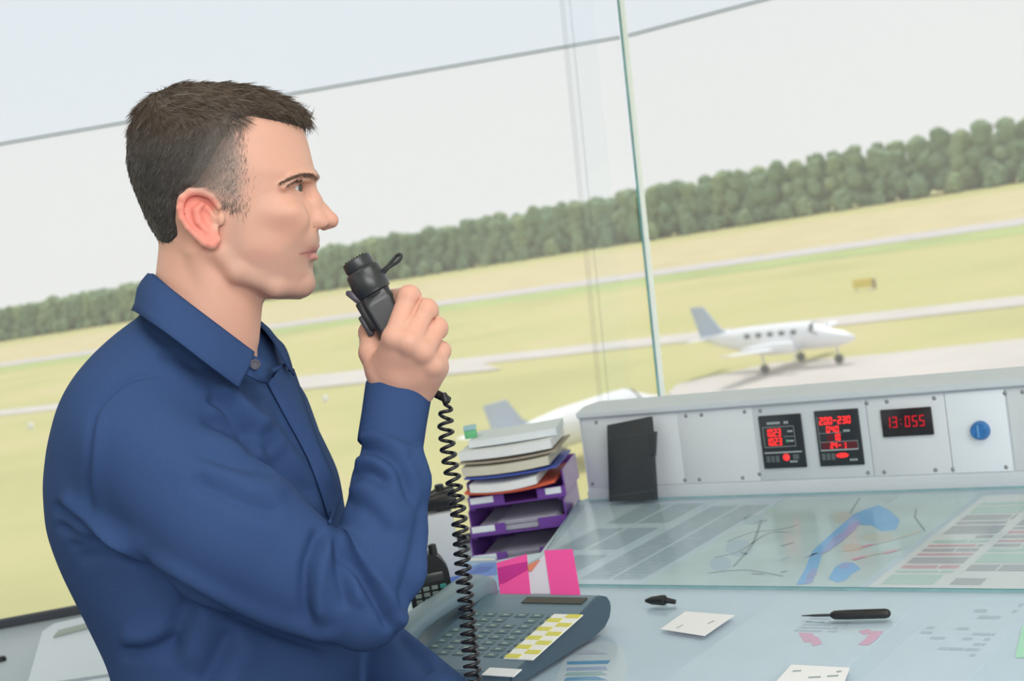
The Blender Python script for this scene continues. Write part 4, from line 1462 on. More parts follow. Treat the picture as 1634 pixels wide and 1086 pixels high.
# trousers and shoes (below the frame)
gt = Grid(spaced((-0.75, -0.05, 0.009)), spaced((-1.60, -0.45, 0.009)), spaced((-1.95, -1.25, 0.009)))
def tro(X, Y, Z):
    v = 543 - Y / ST
    return np.maximum(torsoF(-0.006)(X, Y, Z), (1240 - v) * ST)
gt.func((-9, -9, -9), (9, 9, 9), tro, 0)
for hj, kn, an in LEGS:
    gt.caps(w2c(hj), w2c(kn), 0.100, 0.075, 0.03)
    gt.caps(w2c(kn), w2c(an + np.array([0, 0, 0.02])), 0.075, 0.062, 0.02)
TV, TF = gt.mesh(2)
npobj('trousers', cam2world(TV), TF, M_trous, man)
for hj, kn, an in LEGS:
    b = NB()
    ring = []
    for x, hw, z0, z1 in ((-0.065, 0.022, 0.0, 0.06), (-0.04, 0.040, 0.0, 0.095), (0.02, 0.042, 0.0, 0.10), (0.08, 0.045, 0.0, 0.075), (0.15, 0.050, 0.0, 0.058), (0.20, 0.042, 0.0, 0.045), (0.225, 0.018, 0.004, 0.03)):
        sd_ = np.array([fwd[1], -fwd[0], 0])
        c0 = np.array([an[0], an[1], 0]) + fwd * x
        ring.append([c0 + sd_ * hw * math.cos(k * 0.3927) * 1.0 + np.array([0, 0, (z0 + z1) / 2 + (z1 - z0) / 2 * math.sin(k * 0.3927)]) for k in range(16)])
    loft(b, ring)
    obj('shoe', b, M_shoe, man, smooth=60)
# ------------------------------------------------------------------ hand microphone
def W(p):
    return cam2world(p)
DM = 1.500
m0, m1 = pc(567, 414, DM - 0.005), pc(692, 628, DM)
mx = (m1 - m0) / np.linalg.norm(m1 - m0)
my = np.cross(np.array([0, 0, 1.0]), mx)
my /= np.linalg.norm(my)                       # across the handle, in the picture up and to the right
mz = np.cross(mx, my)
sm = DM / FPX
def MF(a, b_, c_):                             # along, across, towards the viewer, in pixels
    return W(m0 + (mx * a + my * b_ + mz * c_) * sm)
mic = thing('hand_microphone', 'black hand microphone with a coiled cord held by the man before his mouth', 'microphone', tuple(MF(60, 0, 0)))
axw, ayw, azw = BAS @ mx, BAS @ my, BAS @ mz
def mlathe(prof, n=32, mi=0, c=(0, 0)):
    b = NB()
    lathe(b, MF(0, c[0], c[1]), axw, [(t * sm, r * sm) for t, r in prof], n, axes=(ayw, azw, axw))
    return b
M_mic = mat('microphone_plastic', (0.028, 0.032, 0.037), 0.33, spec=0.6, bump=0.05, bscale=900)
M_mic2 = mat('microphone_side', (0.010, 0.009, 0.013), 0.4)
obj('mic_head', mlathe([(17, 23.5), (19, 27), (23, 29), (40, 30), (52, 30), (55, 29), (60, 28.5), (62, 25), (66, 24)]), M_mic, mic)
obj('mic_cap', mlathe([(-1, 15), (-0.5, 22.5), (1, 24), (14, 24.5), (17, 23.5), (18, 20)]), M_mic, mic)
b = NB()
for k in range(-3, 4):
    q = NB()
    q.free()
    box(b, Matrix([list(x) for x in zip(axw, ayw, azw, MF(-2, k * 5, 0))] + [[0, 0, 0, 1]]), (-0.0006, -0.0009, -0.009), (0.0008, 0.0009, 0.009), 0.0003, 1)
obj('mic_grille', b, M_mic2, mic)
# handle with chamfered section
def sect(hw, hd, ch):
    return [(hw, -hd + ch), (hw, hd - ch), (hw - ch, hd), (-hw + ch, hd), (-hw, hd - ch), (-hw, -hd + ch), (-hw + ch, -hd), (hw - ch, -hd)]
b = NB()
loft(b, [[MF(a, p_[0] - 1, p_[1]) for p_ in sect(hw, hd, 7)] for a, hw, hd in ((58, 21, 19), (63, 24, 22), (80, 26, 22), (130, 25, 20), (190, 22, 18), (235, 18, 15), (243, 12, 10))])
bmesh.ops.bevel(b, geom=[e for e in b.edges], offset=0.0008, segments=2, affect='EDGES')
obj('handle', b, M_mic, mic)
b = NB()
Mm = Matrix([[axw[i], ayw[i], azw[i], MF(0, 0, 0)[i]] for i in range(3)] + [[0, 0, 0, 1]])
box(b, Mm, (62 * sm, -36 * sm, -12 * sm), (112 * sm, -22 * sm, 12 * sm), 3 * sm)
obj('side_grip', b, M_mic2, mic)
b = NB()
box(b, Mm, (82 * sm, -43 * sm, -8 * sm), (118 * sm, -33 * sm, 9 * sm), 3 * sm)
obj('talk_button', b, mat('talk_button_grey', (0.045, 0.042, 0.055), 0.4), mic)
b = NB()
prism(b, Mm @ Matrix.Translation((0, 0, 0)), [(40 * sm, -29 * sm), (36 * sm, -37 * sm), (41 * sm, -41 * sm), (62 * sm, -33 * sm), (66 * sm, -24 * sm)], -11 * sm, 11 * sm, 1.5 * sm)
obj('side_bracket', b, mat('bracket_grey', (0.06, 0.05, 0.075), 0.35), mic)
b = NB()
lp = [pc(x, y, DM - 0.004 + z) for x, y, z in ((610, 432, 0), (618, 425, 0), (625, 417, 0.001), (633, 408, 0.002), (639, 406, 0.0), (640, 411, -0.003), (634, 418, -0.003), (626, 423, -0.002), (619, 428, -0.002), (612, 436, -0.001))]
tube(b, [W(p) for p in catmull(lp, 6)], 0.0019, 8)
obj('strap_loop', b, M_mic, mic)
b = NB()
lathe(b, W(pc(694, 627, 1.497)), BAS @ np.array([0.75, -0.35, 0.25]), [(0, 0.0045), (0.012, 0.0045), (0.018, 0.0035), (0.019, 0.001)], 14)
lathe(b, W(pc(707, 627, 1.488)), BAS @ np.array([0.35, -0.9, 0.1]), [(0, 0.0030), (0.004, 0.0042), (0.010, 0.0042), (0.012, 0.003)], 12)
obj('cord_relief', b, M_mic2, mic)
# coiled cord
cp = [(708, 634, 1.487), (714, 645, 1.486), (711, 668, 1.484), (712, 690, 1.482), (716, 725, 1.480), (725, 775, 1.478), (733, 830, 1.476), (737, 880, 1.474), (741, 930, 1.472), (746, 980, 1.470), (750, 1030, 1.468), (755, 1086, 1.466), (760, 1160, 1.466), (766, 1260, 1.468)]
path = catmull([pc(*q) for q in cp], 40)
plen = [0.0]
for i in range(1, len(path)):
    plen.append(plen[-1] + float(np.linalg.norm(path[i] - path[i - 1])))
tot = plen[-1]
helix = []
phase = 0.0
N_ = 2600
prevd = 0
for i in range(N_):
    d_ = tot * i / (N_ - 1)
    j = min(np.searchsorted(plen, d_), len(path) - 1)
    j0 = max(j - 1, 0)
    f_ = (d_ - plen[j0]) / max(plen[j] - plen[j0], 1e-9)
    p_ = path[j0] + (path[j] - path[j0]) * f_
    t_ = path[min(j + 1, len(path) - 1)] - path[max(j - 2, 0)]
    t_ = t_ / np.linalg.norm(t_)
    a_ = np.cross(np.array([0, 0, 1.0]), t_)
    a_ /= np.linalg.norm(a_)
    b_ = np.cross(t_, a_)
    fr = d_ / tot
    pitch = (19.5 - 7.0 * min(1, fr * 1.6)) * sm
    phase += 2 * math.pi * (d_ - prevd) / pitch
    prevd = d_
    R_ = (1.0 + 10.0 * min(1, fr / 0.05) + 1.5 * fr) * sm * 0.95
    helix.append(W(p_ + (a_ * math.cos(phase) + b_ * math.sin(phase)) * R_))
# straight end to a socket under the desk edge
endw = helix[-1]
sock = DU * (-0.98) + DV * 1.150 + np.array([0, 0, 0.80])
tail = catmull([endw, endw + np.array([0.01, 0.0, -0.08]), (endw + sock) / 2 + np.array([0, 0, -0.16]), sock + DV * -0.03 + np.array([0, 0, -0.02]), sock + DV * 0.012], 10)
b = NB()
tube(b, helix + tail[1:], 0.0020, 7)
obj('cord', b, mat('cord_rubber', (0.012, 0.012, 0.016), 0.35), mic, smooth=180)

# ------------------------------------------------------------------ control desk
VF, VB = 1.155, 2.36
desk = thing('control_desk', 'long grey control desk with charts under its glass top', 'desk', tuple(DU * -0.4 + DV * 1.6))
out = [(-1.10, VF), (1.15, VF), (1.15, 2.17), (-1.445, 2.17), (-1.478, 2.07), (-1.322, 1.738), (-1.44, 1.66), (-1.44, 1.40)]
b = NB()
prism(b, DESK, out, -0.035, 0.0, 0.004)
obj('desk_top', b, M_desk, desk)
b = NB()
prism(b, DESK, [(-0.98, 1.165), (1.13, 1.165), (1.13, 1.19), (-0.98, 1.19)], -0.92, -0.036)
obj('front_panel', b, M_panelgrey, desk)
b = NB()
prism(b, DESK, [(-1.20, 1.32), (-1.18, 1.32), (-1.18, 2.08), (-1.20, 2.08)], -0.92, -0.036)
obj('side_panel', b, M_panelgrey, desk)
b = NB()
prism(b, DESK, [(-1.20, 2.081), (1.13, 2.081), (1.13, 2.10), (-1.20, 2.10)], -0.92, -0.036)
obj('back_panel', b, M_panelgrey, desk)
b = NB()
prism(b, DESK, [(-1.18, 1.32), (-0.96, 1.195), (1.13, 1.195), (1.13, 2.08), (-1.18, 2.08)], -1.0, -0.92)
obj('plinth', b, M_black, desk)
# counter along the left window
cnt = thing('window_counter', 'grey counter running below the left window behind the man', 'counter', (-1.2, 2.45, 0.0))
b = NB()
yb = [pane_pt(LD, s, 0.93, -0.037) for s in (0.10, 3.1)]
q = [(-3.1, 2.14), (-0.30, 2.14), (0.14, yb[0][1] - 0.005), (yb[1][0], yb[1][1])]
prism(b, WORLD, [(-3.1, 2.14), (-0.10, 2.14), (0.06, 2.30), (yb[0][0] + 0.06, yb[0][1] - 0.004), (yb[1][0], yb[1][1] - 0.004)], 0.90, 0.93, 0.004)
obj('counter_top', b, mat('counter_laminate', (0.42, 0.49, 0.56), 0.4, var=0.05, scale=4), cnt)
b = NB()
prism(b, WORLD, [(-3.0, 2.2), (-0.35, 2.2), (-0.35, 2.6), (-3.0, 2.6)], 0.0, 0.899)
obj('cabinet', b, M_panelgrey, cnt)

# things are placed by points read on the desk
def duv(x, y):
    return deskuv(x, y, 0.0)
VFOLD = 1.563
H0 = 0.0                                       # heights above the desk
# printed sheets
def bars(b, u0, v0, u1, v1, n, hz, mi, fill=0.8, hgt=0.5, sub=6, r=rng):
    """lines of print: short thin strips on the sheet"""
    step = (v1 - v0) / n
    for i in range(n):
        v = v0 + step * (i + 0.25)
        u = u0
        while u < u1:
            wlen = (u1 - u0) * r.uniform(0.4, 1.6) / sub
            ue = min(u + wlen, u1)
            if r.random() < fill:
                fs = b.faces.new([b.verts.new(DESK @ Vector(p)) for p in ((u, v, hz), (ue, v, hz), (ue, v + step * hgt, hz), (u, v + step * hgt, hz))])
                fs.material_index = mi
            u = ue + (u1 - u0) * 0.015
def poly(b, pts, hz, mi):
    f_ = b.faces.new([b.verts.new(DESK @ Vector((p[0], p[1], hz))) for p in pts])
    f_.material_index = mi
def linestrip(b, pts, wdt, hz, mi):
    for p, q in zip(pts[:-1], pts[1:]):
        d = Vector((q[0] - p[0], q[1] - p[1]))
        if d.length < 1e-6:
            continue
        n = Vector((-d.y, d.x)).normalized() * wdt / 2
        poly(b, [(p[0] - n.x, p[1] - n.y), (q[0] - n.x, q[1] - n.y), (q[0] + n.x, q[1] + n.y), (p[0] + n.x, p[1] + n.y)], hz, mi)
def sheetbox(b, u0, v0, u1, v1, th=0.0006, mi=0):
    prism(b, DESK, [(u0, v0), (u1, v0), (u1, v1), (u0, v1)], 0.0, th, mi=mi)
def paper(name, b, mats, label, cat, group=None):
    c = Vector((0, 0, 0))
    for v in b.verts:
        c += v.co
    c /= len(b.verts)
    return tag(obj(name, b, mats, base=(c.x, c.y, ZT), smooth=0), label, cat, group)
PR = 0.0009
V0, V1 = VFOLD + 0.008, 2.045
UA = [duv(x, 870)[0] for x in (893, 1012, 1130, 1320, 1470, 1700)]
CH = 'printed sheets under the rear desk glass'
b = NB()
prism(b, DESK, [(UA[0] + 0.02, V0), (UA[1] - 0.006, V0), (UA[1] - 0.006, V1), (-1.44, V1), (-1.335, 1.80), (UA[0] + 0.02, 1.70)], 0.0, 0.0006)
wA = UA[1] - 0.006 - UA[0]
for cx0, cx1 in ((0.06, 0.46), (0.52, 0.94)):
    for k in range(3):
        va = V0 + (V1 - V0) * (0.06 + 0.32 * k)
        vb = va + (V1 - V0) * 0.26
        poly(b, [(UA[0] + wA * cx0, va), (UA[0] + wA * cx1, va), (UA[0] + wA * cx1, vb), (UA[0] + wA * cx0, vb)], PR - 0.0002, 2)
        bars(b, UA[0] + wA * cx0, va, UA[0] + wA * cx1, vb, 9, PR, 1)
paper('printed_sheet', b, [M_paperb, M_text, M_textlite], 'blue-grey printed sheet of small text nearest the purple letter trays, under the rear glass', 'paper', CH)
b = NB()
sheetbox(b, UA[1], V0, UA[2] - 0.006, V1)
wB = UA[2] - 0.006 - UA[1]
for cx0, cx1 in ((0.10, 0.50), (0.55, 0.95)):
    poly(b, [(UA[1] + wB * cx0, V0 + 0.03), (UA[1] + wB * cx1, V0 + 0.03), (UA[1] + wB * cx1, V1 - 0.04), (UA[1] + wB * cx0, V1 - 0.04)], PR - 0.0002, 2)
    bars(b, UA[1] + wB * cx0, V0 + 0.04, UA[1] + wB * cx1, V1 - 0.05, 26, PR, 1, 0.75)
paper('printed_sheet', b, [M_paperb, M_text, M_textlite], 'blue-grey printed sheet in two columns, second from the letter trays', 'paper', CH)
b = NB()
sheetbox(b, UA[2], V0, UA[3] - 0.003, V1)
wC = UA[3] - UA[2]
def CP(px_, py_):
    return duv(px_, py_)
r_ = random.Random(5)
for pts in ([(1160, 865), (1200, 850), (1240, 846), (1275, 838)], [(1140, 890), (1180, 880), (1225, 852), (1260, 850)], [(1170, 905), (1200, 870), (1215, 830)], [(1130, 915), (1190, 910), (1250, 920)]):
    linestrip(b, [CP(*p) for p in catmull([np.array(p, float) for p in pts], 5)], 0.004, PR, 1)
for k in range(9):
    cx_, cy_ = r_.uniform(1165, 1290), r_.uniform(812, 925)
    linestrip(b, [CP(cx_, cy_), CP(cx_ + r_.uniform(8, 22), cy_ - r_.uniform(-3, 8))], 0.006, PR, r_.choice((1, 2, 2)))
for (cx_, cy_, rx, ry) in ((1180, 875, 22, 14), (1150, 900, 18, 12), (1205, 830, 20, 8)):
    poly(b, [CP(cx_ + rx * math.cos(k * .52), cy_ - ry * math.sin(k * .52)) for k in range(12)], PR - 0.0002, 2)
poly(b, [CP(1222, 814), CP(1240, 808), CP(1244, 814), CP(1226, 818)], PR, 3)
paper('area_chart', b, [M_maps, M_mapline, mat('map_bluegrey', (0.46, 0.58, 0.68), 0.8), M_tblgreen], 'pale green area chart with thin grey lines, between the text sheets and the coast chart', 'chart', CH)
b = NB()
sheetbox(b, UA[3], V0, UA[4] - 0.012, V1)
coast = [(1270, 934), (1283, 912), (1296, 880), (1320, 858), (1345, 836), (1360, 822), (1376, 815), (1384, 812), (1402, 806), (1420, 815), (1436, 830), (1430, 846), (1406, 848), (1390, 838), (1370, 838), (1352, 850), (1335, 870), (1312, 884), (1306, 905), (1290, 932)]
poly(b, [CP(*p) for p in coast], PR, 1)
poly(b, [CP(*p) for p in ((1330, 858), (1344, 850), (1360, 838), (1374, 832), (1366, 844), (1344, 864), (1322, 880), (1306, 888))], PR + 0.0003, 2)
poly(b, [CP(*p) for p in ((1288, 918), (1300, 906), (1304, 912), (1296, 930), (1284, 933))], PR + 0.0003, 2)
poly(b, [CP(*p) for p in ((1322, 924), (1332, 906), (1345, 898), (1362, 898), (1374, 908), (1360, 916), (1350, 926), (1336, 930))], PR, 1)
poly(b, [CP(*p) for p in ((1336, 906), (1346, 900), (1358, 900), (1348, 908))], PR + 0.0003, 2)
for pts in ([(1345, 880), (1384, 872), (1430, 860), (1470, 848)], [(1366, 892), (1400, 884), (1440, 876)]):
    linestrip(b, [CP(*p) for p in pts], 0.007, PR + 0.0001, 3)
for cx_, cy_ in ((1384, 872), (1370, 892), (1420, 882)):
    linestrip(b, [CP(cx_ - 9, cy_ + 2), CP(cx_ + 10, cy_ - 3)], 0.008, PR + 0.0004, 4)
linestrip(b, [CP(1462, 812), CP(1460, 826), CP(1472, 842), CP(1476, 848)], 0.003, PR, 5)
for (cx_, cy_, rx, ry) in ((1345, 826, 16, 10), (1400, 858, 26, 7), (1360, 874, 18, 7)):
    poly(b, [CP(cx_ + rx * math.cos(k * .52), cy_ - ry * math.sin(k * .52)) for k in range(12)], PR - 0.0002, 6)
linestrip(b, [CP(1356, 820), CP(1372, 795)], 0.003, PR, 5)
paper('coast_chart', b, [M_maps, M_mapw, M_mapv, M_mapbeige, M_mappink, M_mapline, mat('map_sand', (0.60, 0.62, 0.58), 0.8)], 'chart with bright blue water along a slanting coast, under the rear glass', 'chart', CH)
b = NB()
sheetbox(b, UA[4], V0, UA[5], V1 - 0.02)
wE = UA[5] - UA[4]
rt = random.Random(12)
for c0, c1 in ((0.06, 0.45), (0.52, 0.97)):
    u0_, u1_ = UA[4] + wE * c0, UA[4] + wE * c1
    vv = V0 + 0.02
    while vv < V1 - 0.06:
        hgt = rt.choice((0.010, 0.014, 0.026, 0.04))
        mi = rt.choice((1, 1, 2, 3, 1))
        us = u0_
        while us < u1_ - 0.004:
            ue = min(us + rt.uniform(0.02, 0.09), u1_)
            if rt.random() < 0.85:
                poly(b, [(us, vv), (ue, vv), (ue, vv + hgt), (us, vv + hgt)], PR, mi if rt.random() < 0.6 else rt.choice((1, 1, 2, 3)))
            us = ue + 0.003
        vv += hgt + 0.008
paper('frequency_table', b, [M_paper, M_tblgrey, M_tblgreen, M_tblpink], 'white sheet ruled into grey, pink and green table rows, rightmost under the rear glass', 'paper', CH)

# the glass plates that cover them
gl = NB()
prism(gl, DESK, [(-1.22, VFOLD - 0.002), (1.14, VFOLD - 0.002), (1.14, 2.052), (-1.462, 2.052), (-1.318, 1.745)], 0.0022, 0.0062, mi=0)
def edge_mat(bm_):
    for f_ in bm_.faces:
        if abs(f_.normal.z) < 0.5:
            f_.material_index = 1
gl.normal_update()
edge_mat(gl)
tag(obj('glass_plate', gl, [M_glassdesk, M_glassedge], base=tuple(DU * -0.2 + DV * 1.8 + np.array([0, 0, ZT])), smooth=0), 'clear glass plate over the charts along the rear of the desk, below the console', 'glass plate')
gl = NB()
prism(gl, DESK, [(-1.09, VF + 0.015), (1.14, VF + 0.015), (1.14, VFOLD - 0.006), (-1.40, VFOLD - 0.006), (-1.40, 1.42)], 0.0022, 0.0062, mi=0)
gl.normal_update()
edge_mat(gl)
tag(obj('glass_plate', gl, [M_glassdesk, M_glassedge], base=tuple(DU * -0.2 + DV * 1.35 + np.array([0, 0, ZT])), smooth=0), 'clear glass plate on the desk front, carrying the black stylus and note slips', 'glass plate')
# sheets under the front glass
FR = 'sheets under the front desk glass'
uS = duv(1425, 1000)[0]
b = NB()
sheetbox(b, duv(1180, 1000)[0], VF + 0.03, uS, VFOLD - 0.02)
for cx_, cy_, s_ in ((1288, 1018, 1.0), (1300, 1024, 0.7)):
    poly(b, [CP(cx_ - 14 * s_, cy_ - 8), CP(cx_ + 8 * s_, cy_ - 7), CP(cx_ + 18 * s_, cy_ + 4), CP(cx_ - 4 * s_, cy_ + 8)], PR + 0.0006 * (1 - s_), 1)
for p in (((1378, 1006), (1386, 1012)), ((1390, 1018), (1402, 1008)), ((1378, 1030), (1396, 1016))):
    linestrip(b, [CP(*p[0]), CP(*p[1])], 0.012, PR + 0.00001 * (p[0][1] - 1000), 1)
bars(b, duv(1270, 1005)[0], duv(1300, 1010)[1], duv(1345, 1005)[0], duv(1300, 985)[1], 5, PR, 2, 0.7)
paper('marked_sheet', b, [M_paperb, M_pinkmark, M_textlite], 'pale blue sheet with pink marks below the black stylus', 'paper', FR)
b = NB()
sheetbox(b, uS + 0.03, VF + 0.03, duv(1625, 1000)[0], VFOLD - 0.03)
u0_, u1_ = duv(1480, 1000)[0], duv(1600, 1000)[0]
bars(b, u0_, duv(1550, 1050)[1], u1_, duv(1550, 1000)[1], 6, PR, 1, 0.6)
bars(b, u0_, duv(1550, 990)[1], u1_, duv(1550, 960)[1], 3, PR, 1, 0.35)
paper('printed_sheet', b, [M_paperb, M_textlite], 'pale blue sheet with faint lines of print at the right end of the front glass', 'paper', FR)
b = NB()
q0, q1 = duv(1640, 1050), duv(1632, 1000)
poly(b, [CP(1620, 1050), CP(1632, 1000), CP(1700, 1000), CP(1690, 1050)], 0.0012, 0)
prism(b, DESK, [CP(1620, 1050), CP(1690, 1050), CP(1700, 1000), CP(1632, 1000)], 0.0008, 0.0014, mi=0)
paper('green_note', b, [M_green], 'pale green note at the far right edge of the picture', 'note')
# round-cornered leaflet beside the telephone
b = NB()
rc = [CP(*p) for p in ((880, 1100), (905, 1040), (930, 1030), (965, 1022), (985, 1028), (998, 1045), (1000, 1070), (992, 1110))]
prism(b, DESK, rc[::-1], 0.0, 0.0008)
for i, (y0, mi) in enumerate(((1056, 1), (1066, 2), (1074, 3), (1082, 1), (1040, 4))):
    poly(b, [CP(905 - i * 2, y0 + 5), CP(905, y0), CP(975 - 8 * i, y0 - 2), CP(970, y0 + 4)], PR + 0.0001 * i, mi)
paper('leaflet', b, [mat('leaflet_white', (0.62, 0.68, 0.74), 0.6), mat('leaflet_blue', (0.08, 0.30, 0.55), 0.6), mat('leaflet_violet', (0.34, 0.42, 0.62), 0.6), mat('leaflet_green', (0.32, 0.48, 0.50), 0.6), mat('leaflet_lilac', (0.55, 0.55, 0.66), 0.6)], 'leaflet with rounded corners and blue stripes under the glass right of the telephone', 'leaflet')

GT = 0.0062                                    # top of the glass
def DGM(h=GT):
    return DESK @ Matrix.Translation((0, 0, h))
def gp(x, y):
    return deskuv(x, y, GT)
# white slips on the glass
b = NB()
prism(b, DGM(), [gp(1054, 1004), gp(1124, 1015), gp(1172, 982), gp(1094, 976)], 0.0003, 0.0009)
for (x, y) in ((1080, 1003), (1130, 996)):
    p = gp(x, y)
    q = gp(x + 10, y - 5)
    n_ = len(b.faces)
    linestrip(b, [(p[0], p[1]), (q[0], q[1])], 0.002, GT + 0.0012, 1)
o = obj('note_slip', b, [M_slip, M_mapline], base=atz(1110, 996, ZT + GT), smooth=0)
tag(o, 'small white note slip lying on the glass below the black felt pen', 'note', 'white slips on the desk')
b = NB()
prism(b, DGM(), [gp(1235, 1092), gp(1340, 1110), gp(1356, 1066), gp(1263, 1061)], 0.0003, 0.0009)
for (x, y, dx) in ((1265, 1072, 14), (1290, 1082, 20), (1320, 1080, 18), (1335, 1073, 8)):
    p, q = gp(x, y), gp(x + dx, y - 1)
    linestrip(b, [p, q], 0.004, GT + 0.0012, 1)
o = obj('note_slip', b, [M_slip, M_mapline], base=atz(1300, 1085, ZT + GT), smooth=0)
tag(o, 'white note slip with dark scribbles at the lower edge of the picture', 'note', 'white slips on the desk')
# stylus
sty = thing('stylus', 'black pointed stylus with a thin metal tip lying on the front glass', 'stylus', tuple(atz(1370, 980, ZT + GT)))
pA, pB, pC = atz(1421, 978, ZT + GT + 0.0055), atz(1326, 981, ZT + GT + 0.0055), atz(1279, 982, ZT + GT + 0.003)
b = NB()
d_ = pB - pA
Ld = np.linalg.norm(d_)
lathe(b, pA, d_, [(0, 0.002), (0.002, 0.0045), (0.006, 0.0055), (Ld - 0.02, 0.0055), (Ld - 0.004, 0.005), (Ld, 0.003)], 16)
obj('grip', b, M_black, sty)
b = NB()
d_ = pC - pB
Ld = np.linalg.norm(d_)
lathe(b, pB, d_, [(-0.002, 0.0018), (Ld * 0.6, 0.0015), (Ld * 0.75, 0.001), (Ld, 0.0005)], 10)
obj('tip', b, mat('dark_steel', (0.12, 0.13, 0.15), 0.3, metal=0.8), sty)
# felt pen
fp = thing('felt_pen', 'short black felt pen lying on the glass above the white note slip', 'pen', tuple(atz(1055, 958, ZT + GT)))
pA, pB, pC = atz(1030, 958, ZT + GT + 0.007), atz(1062, 957, ZT + GT + 0.007), atz(1078, 960, ZT + GT + 0.004)
b = NB()
d_ = pB - pA
Ld = np.linalg.norm(d_)
lathe(b, pA, d_, [(0, 0.002), (Ld * 0.3, 0.005), (Ld * 0.9, 0.0068), (Ld, 0.006)], 16)
obj('cap', b, M_black, fp)
b = NB()
lathe(b, pB, pC - pB, [(-0.002, 0.0040), (np.linalg.norm(pC - pB), 0.0030)], 12)
obj('barrel', b, M_black, fp)

# ------------------------------------------------------------------ console
UC0 = duv(930, 806)[0]
UC0 = UC0 - 0.005
UC1 = 1.10
VC = 2.064
cons = thing('instrument_console', 'long pale grey instrument console standing at the back of the desk', 'console', tuple(DU * -0.3 + DV * 2.2 + np.array([0, 0, ZT])))
def extr(b, prof, u0, u1, mi=0, bev=0.0):
    rings = [[DESK @ Vector((u, p[0], p[1])) for p in prof] for u in (u0, u1)]
    loft(b, rings, mi=mi)
b = NB()
extr(b, [(VC, 0.0), (VC, 0.018), (VC + 0.006, 0.0185), (VC + 0.006, 0.021), (VC + 0.016, 0.150), (VC + 0.006, 0.1505), (VC + 0.006, 0.1600), (VC + 0.034, 0.167), (VC + 0.085, 0.167), (VC + 0.085, 0.0)], UC0, UC1)
bmesh.ops.bevel(b, geom=list(b.edges), offset=0.0015, segments=2, affect='EDGES')
obj('housing', b, M_cons, cons)
fa_, fb_ = Vector((0, VC + 0.006, 0.021)), Vector((0, VC + 0.016, 0.150))
fup = (fb_ - fa_).normalized()
fn_ = Vector((1, 0, 0)).cross(fup)
FACE = DESK @ Matrix([[1, fup.x, fn_.x, 0], [0, fup.y, fn_.y, fa_.y], [0, fup.z, fn_.z, fa_.z], [0, 0, 0, 1]])
FI = FACE.inverted()
FO, FN = np.array(FACE.translation), np.array((FACE.to_3x3() @ Vector((0, 0, 1))))
def fxy(x, y, off=0.0):
    d = ray(x, y)
    p0 = FO + FN * off
    t = ((p0 - CAM) @ FN) / (d @ FN)
    q = FI @ Vector(CAM + d * t)
    return q.x, q.y
def frect(x0, y0, x1, y1, off=0.0):
    a = fxy(x0, y0, off)
    c = fxy(x1, y1, off)
    return min(a[0], c[0]), min(a[1], c[1]), max(a[0], c[0]), max(a[1], c[1])
def fbox(b, r, z0, z1, bev=0.0, mi=0):
    box(b, FACE, (r[0], r[1], z0), (r[2], r[3], z1), bev, 2, mi)
FH = 0.1285
def panel(x0, x1, m, z=0.0018, y0=0.004, y1=None, seam=0.0012, label=None):
    b = NB()
    u0_ = fxy(x0, 715)[0]
    u1_ = fxy(x1, 690)[0]
    fbox(b, (u0_ + seam, y0, u1_ - seam, (y1 or FH - 0.003)), 0.0002, z, 0.0006)
    return obj('panel', b, m, cons, label=label)
panel(933, 1086, M_panel)
panel(1086, 1206, M_panel)
panel(1207, 1388, mat('display_panel_metal', (0.52, 0.57, 0.62), 0.4))
panel(1390, 1515, M_panel)
panel(1517, 1612, M_panel2, 0.0024, label='paler panel carrying the blue knob')
u_last = fxy(1614, 690)[0]
b = NB()
fbox(b, (u_last, 0.004, UC1 - 0.02, FH - 0.003), 0.0002, 0.0018, 0.0006)
obj('panel', b, M_panel, cons)
for (x, y) in ((950, 663), (1093, 652), (1118, 651), (1187, 648), (1213, 655), (1383, 643), (1414, 632), (1489, 622), (1602, 615), (1630, 611),
               (947, 779), (1094, 772), (1117, 771), (1186, 768), (1212, 756), (1386, 760), (1412, 761), (1494, 758), (1522, 758), (1607, 756)):
    u_, v_ = fxy(x, y, 0.002)
    v_ = min(max(v_, 0.010), FH - 0.009)
    b = NB()
    lathe(b, FACE @ Vector((u_, v_, 0.0019)), FN, [(0, 0.0034), (0.0008, 0.0032), (0.0014, 0.002), (0.0014, 0.0001)], 12)
    obj('screw', b, M_screw, cons)
# seven-segment figures
SEG = {'0': 'abcdef', '1': 'bc', '2': 'abged', '3': 'abgcd', '4': 'fgbc', '5': 'afgcd', '6': 'afgedc', '7': 'abc', '8': 'abcdefg', '9': 'abcdfg', '-': 'g'}
def digits(b, txt, x0, y0, w_, h, gap, z, th, skew=0.06):
    x = x0
    for ch in txt:
        if ch == ' ':
            x += gap * 0.6 + w_ * 0.4
            continue
        if ch == ':':
            for fy in (0.3, 0.7):
                box(b, FACE, (x, y0 + h * fy - th / 2, z), (x + th, y0 + h * fy + th / 2, z + 0.0006))
            x += th + gap
            continue
        def pt(px_, py_):
            return (x + px_ + py_ * skew, y0 + py_)
        hz = {'a': h - th, 'g': h / 2 - th / 2, 'd': 0}
        vtv = {'f': (0, h / 2), 'b': (w_ - th, h / 2), 'e': (0, 0), 'c': (w_ - th, 0)}
        for s_ in SEG[ch]:
            if s_ in hz:
                y_ = hz[s_]
                prism(b, FACE, [pt(th * 0.3, y_), pt(w_ - th * 0.3, y_), pt(w_ - th * 0.3, y_ + th), pt(th * 0.3, y_ + th)], z, z + 0.0006)
            else:
                xx, yy = vtv[s_]
                prism(b, FACE, [pt(xx, yy + th * 0.3), pt(xx + th, yy + th * 0.3), pt(xx + th, yy + h / 2 - th * 0.3), pt(xx, yy + h / 2 - th * 0.3)], z, z + 0.0006)
        x += w_ + gap
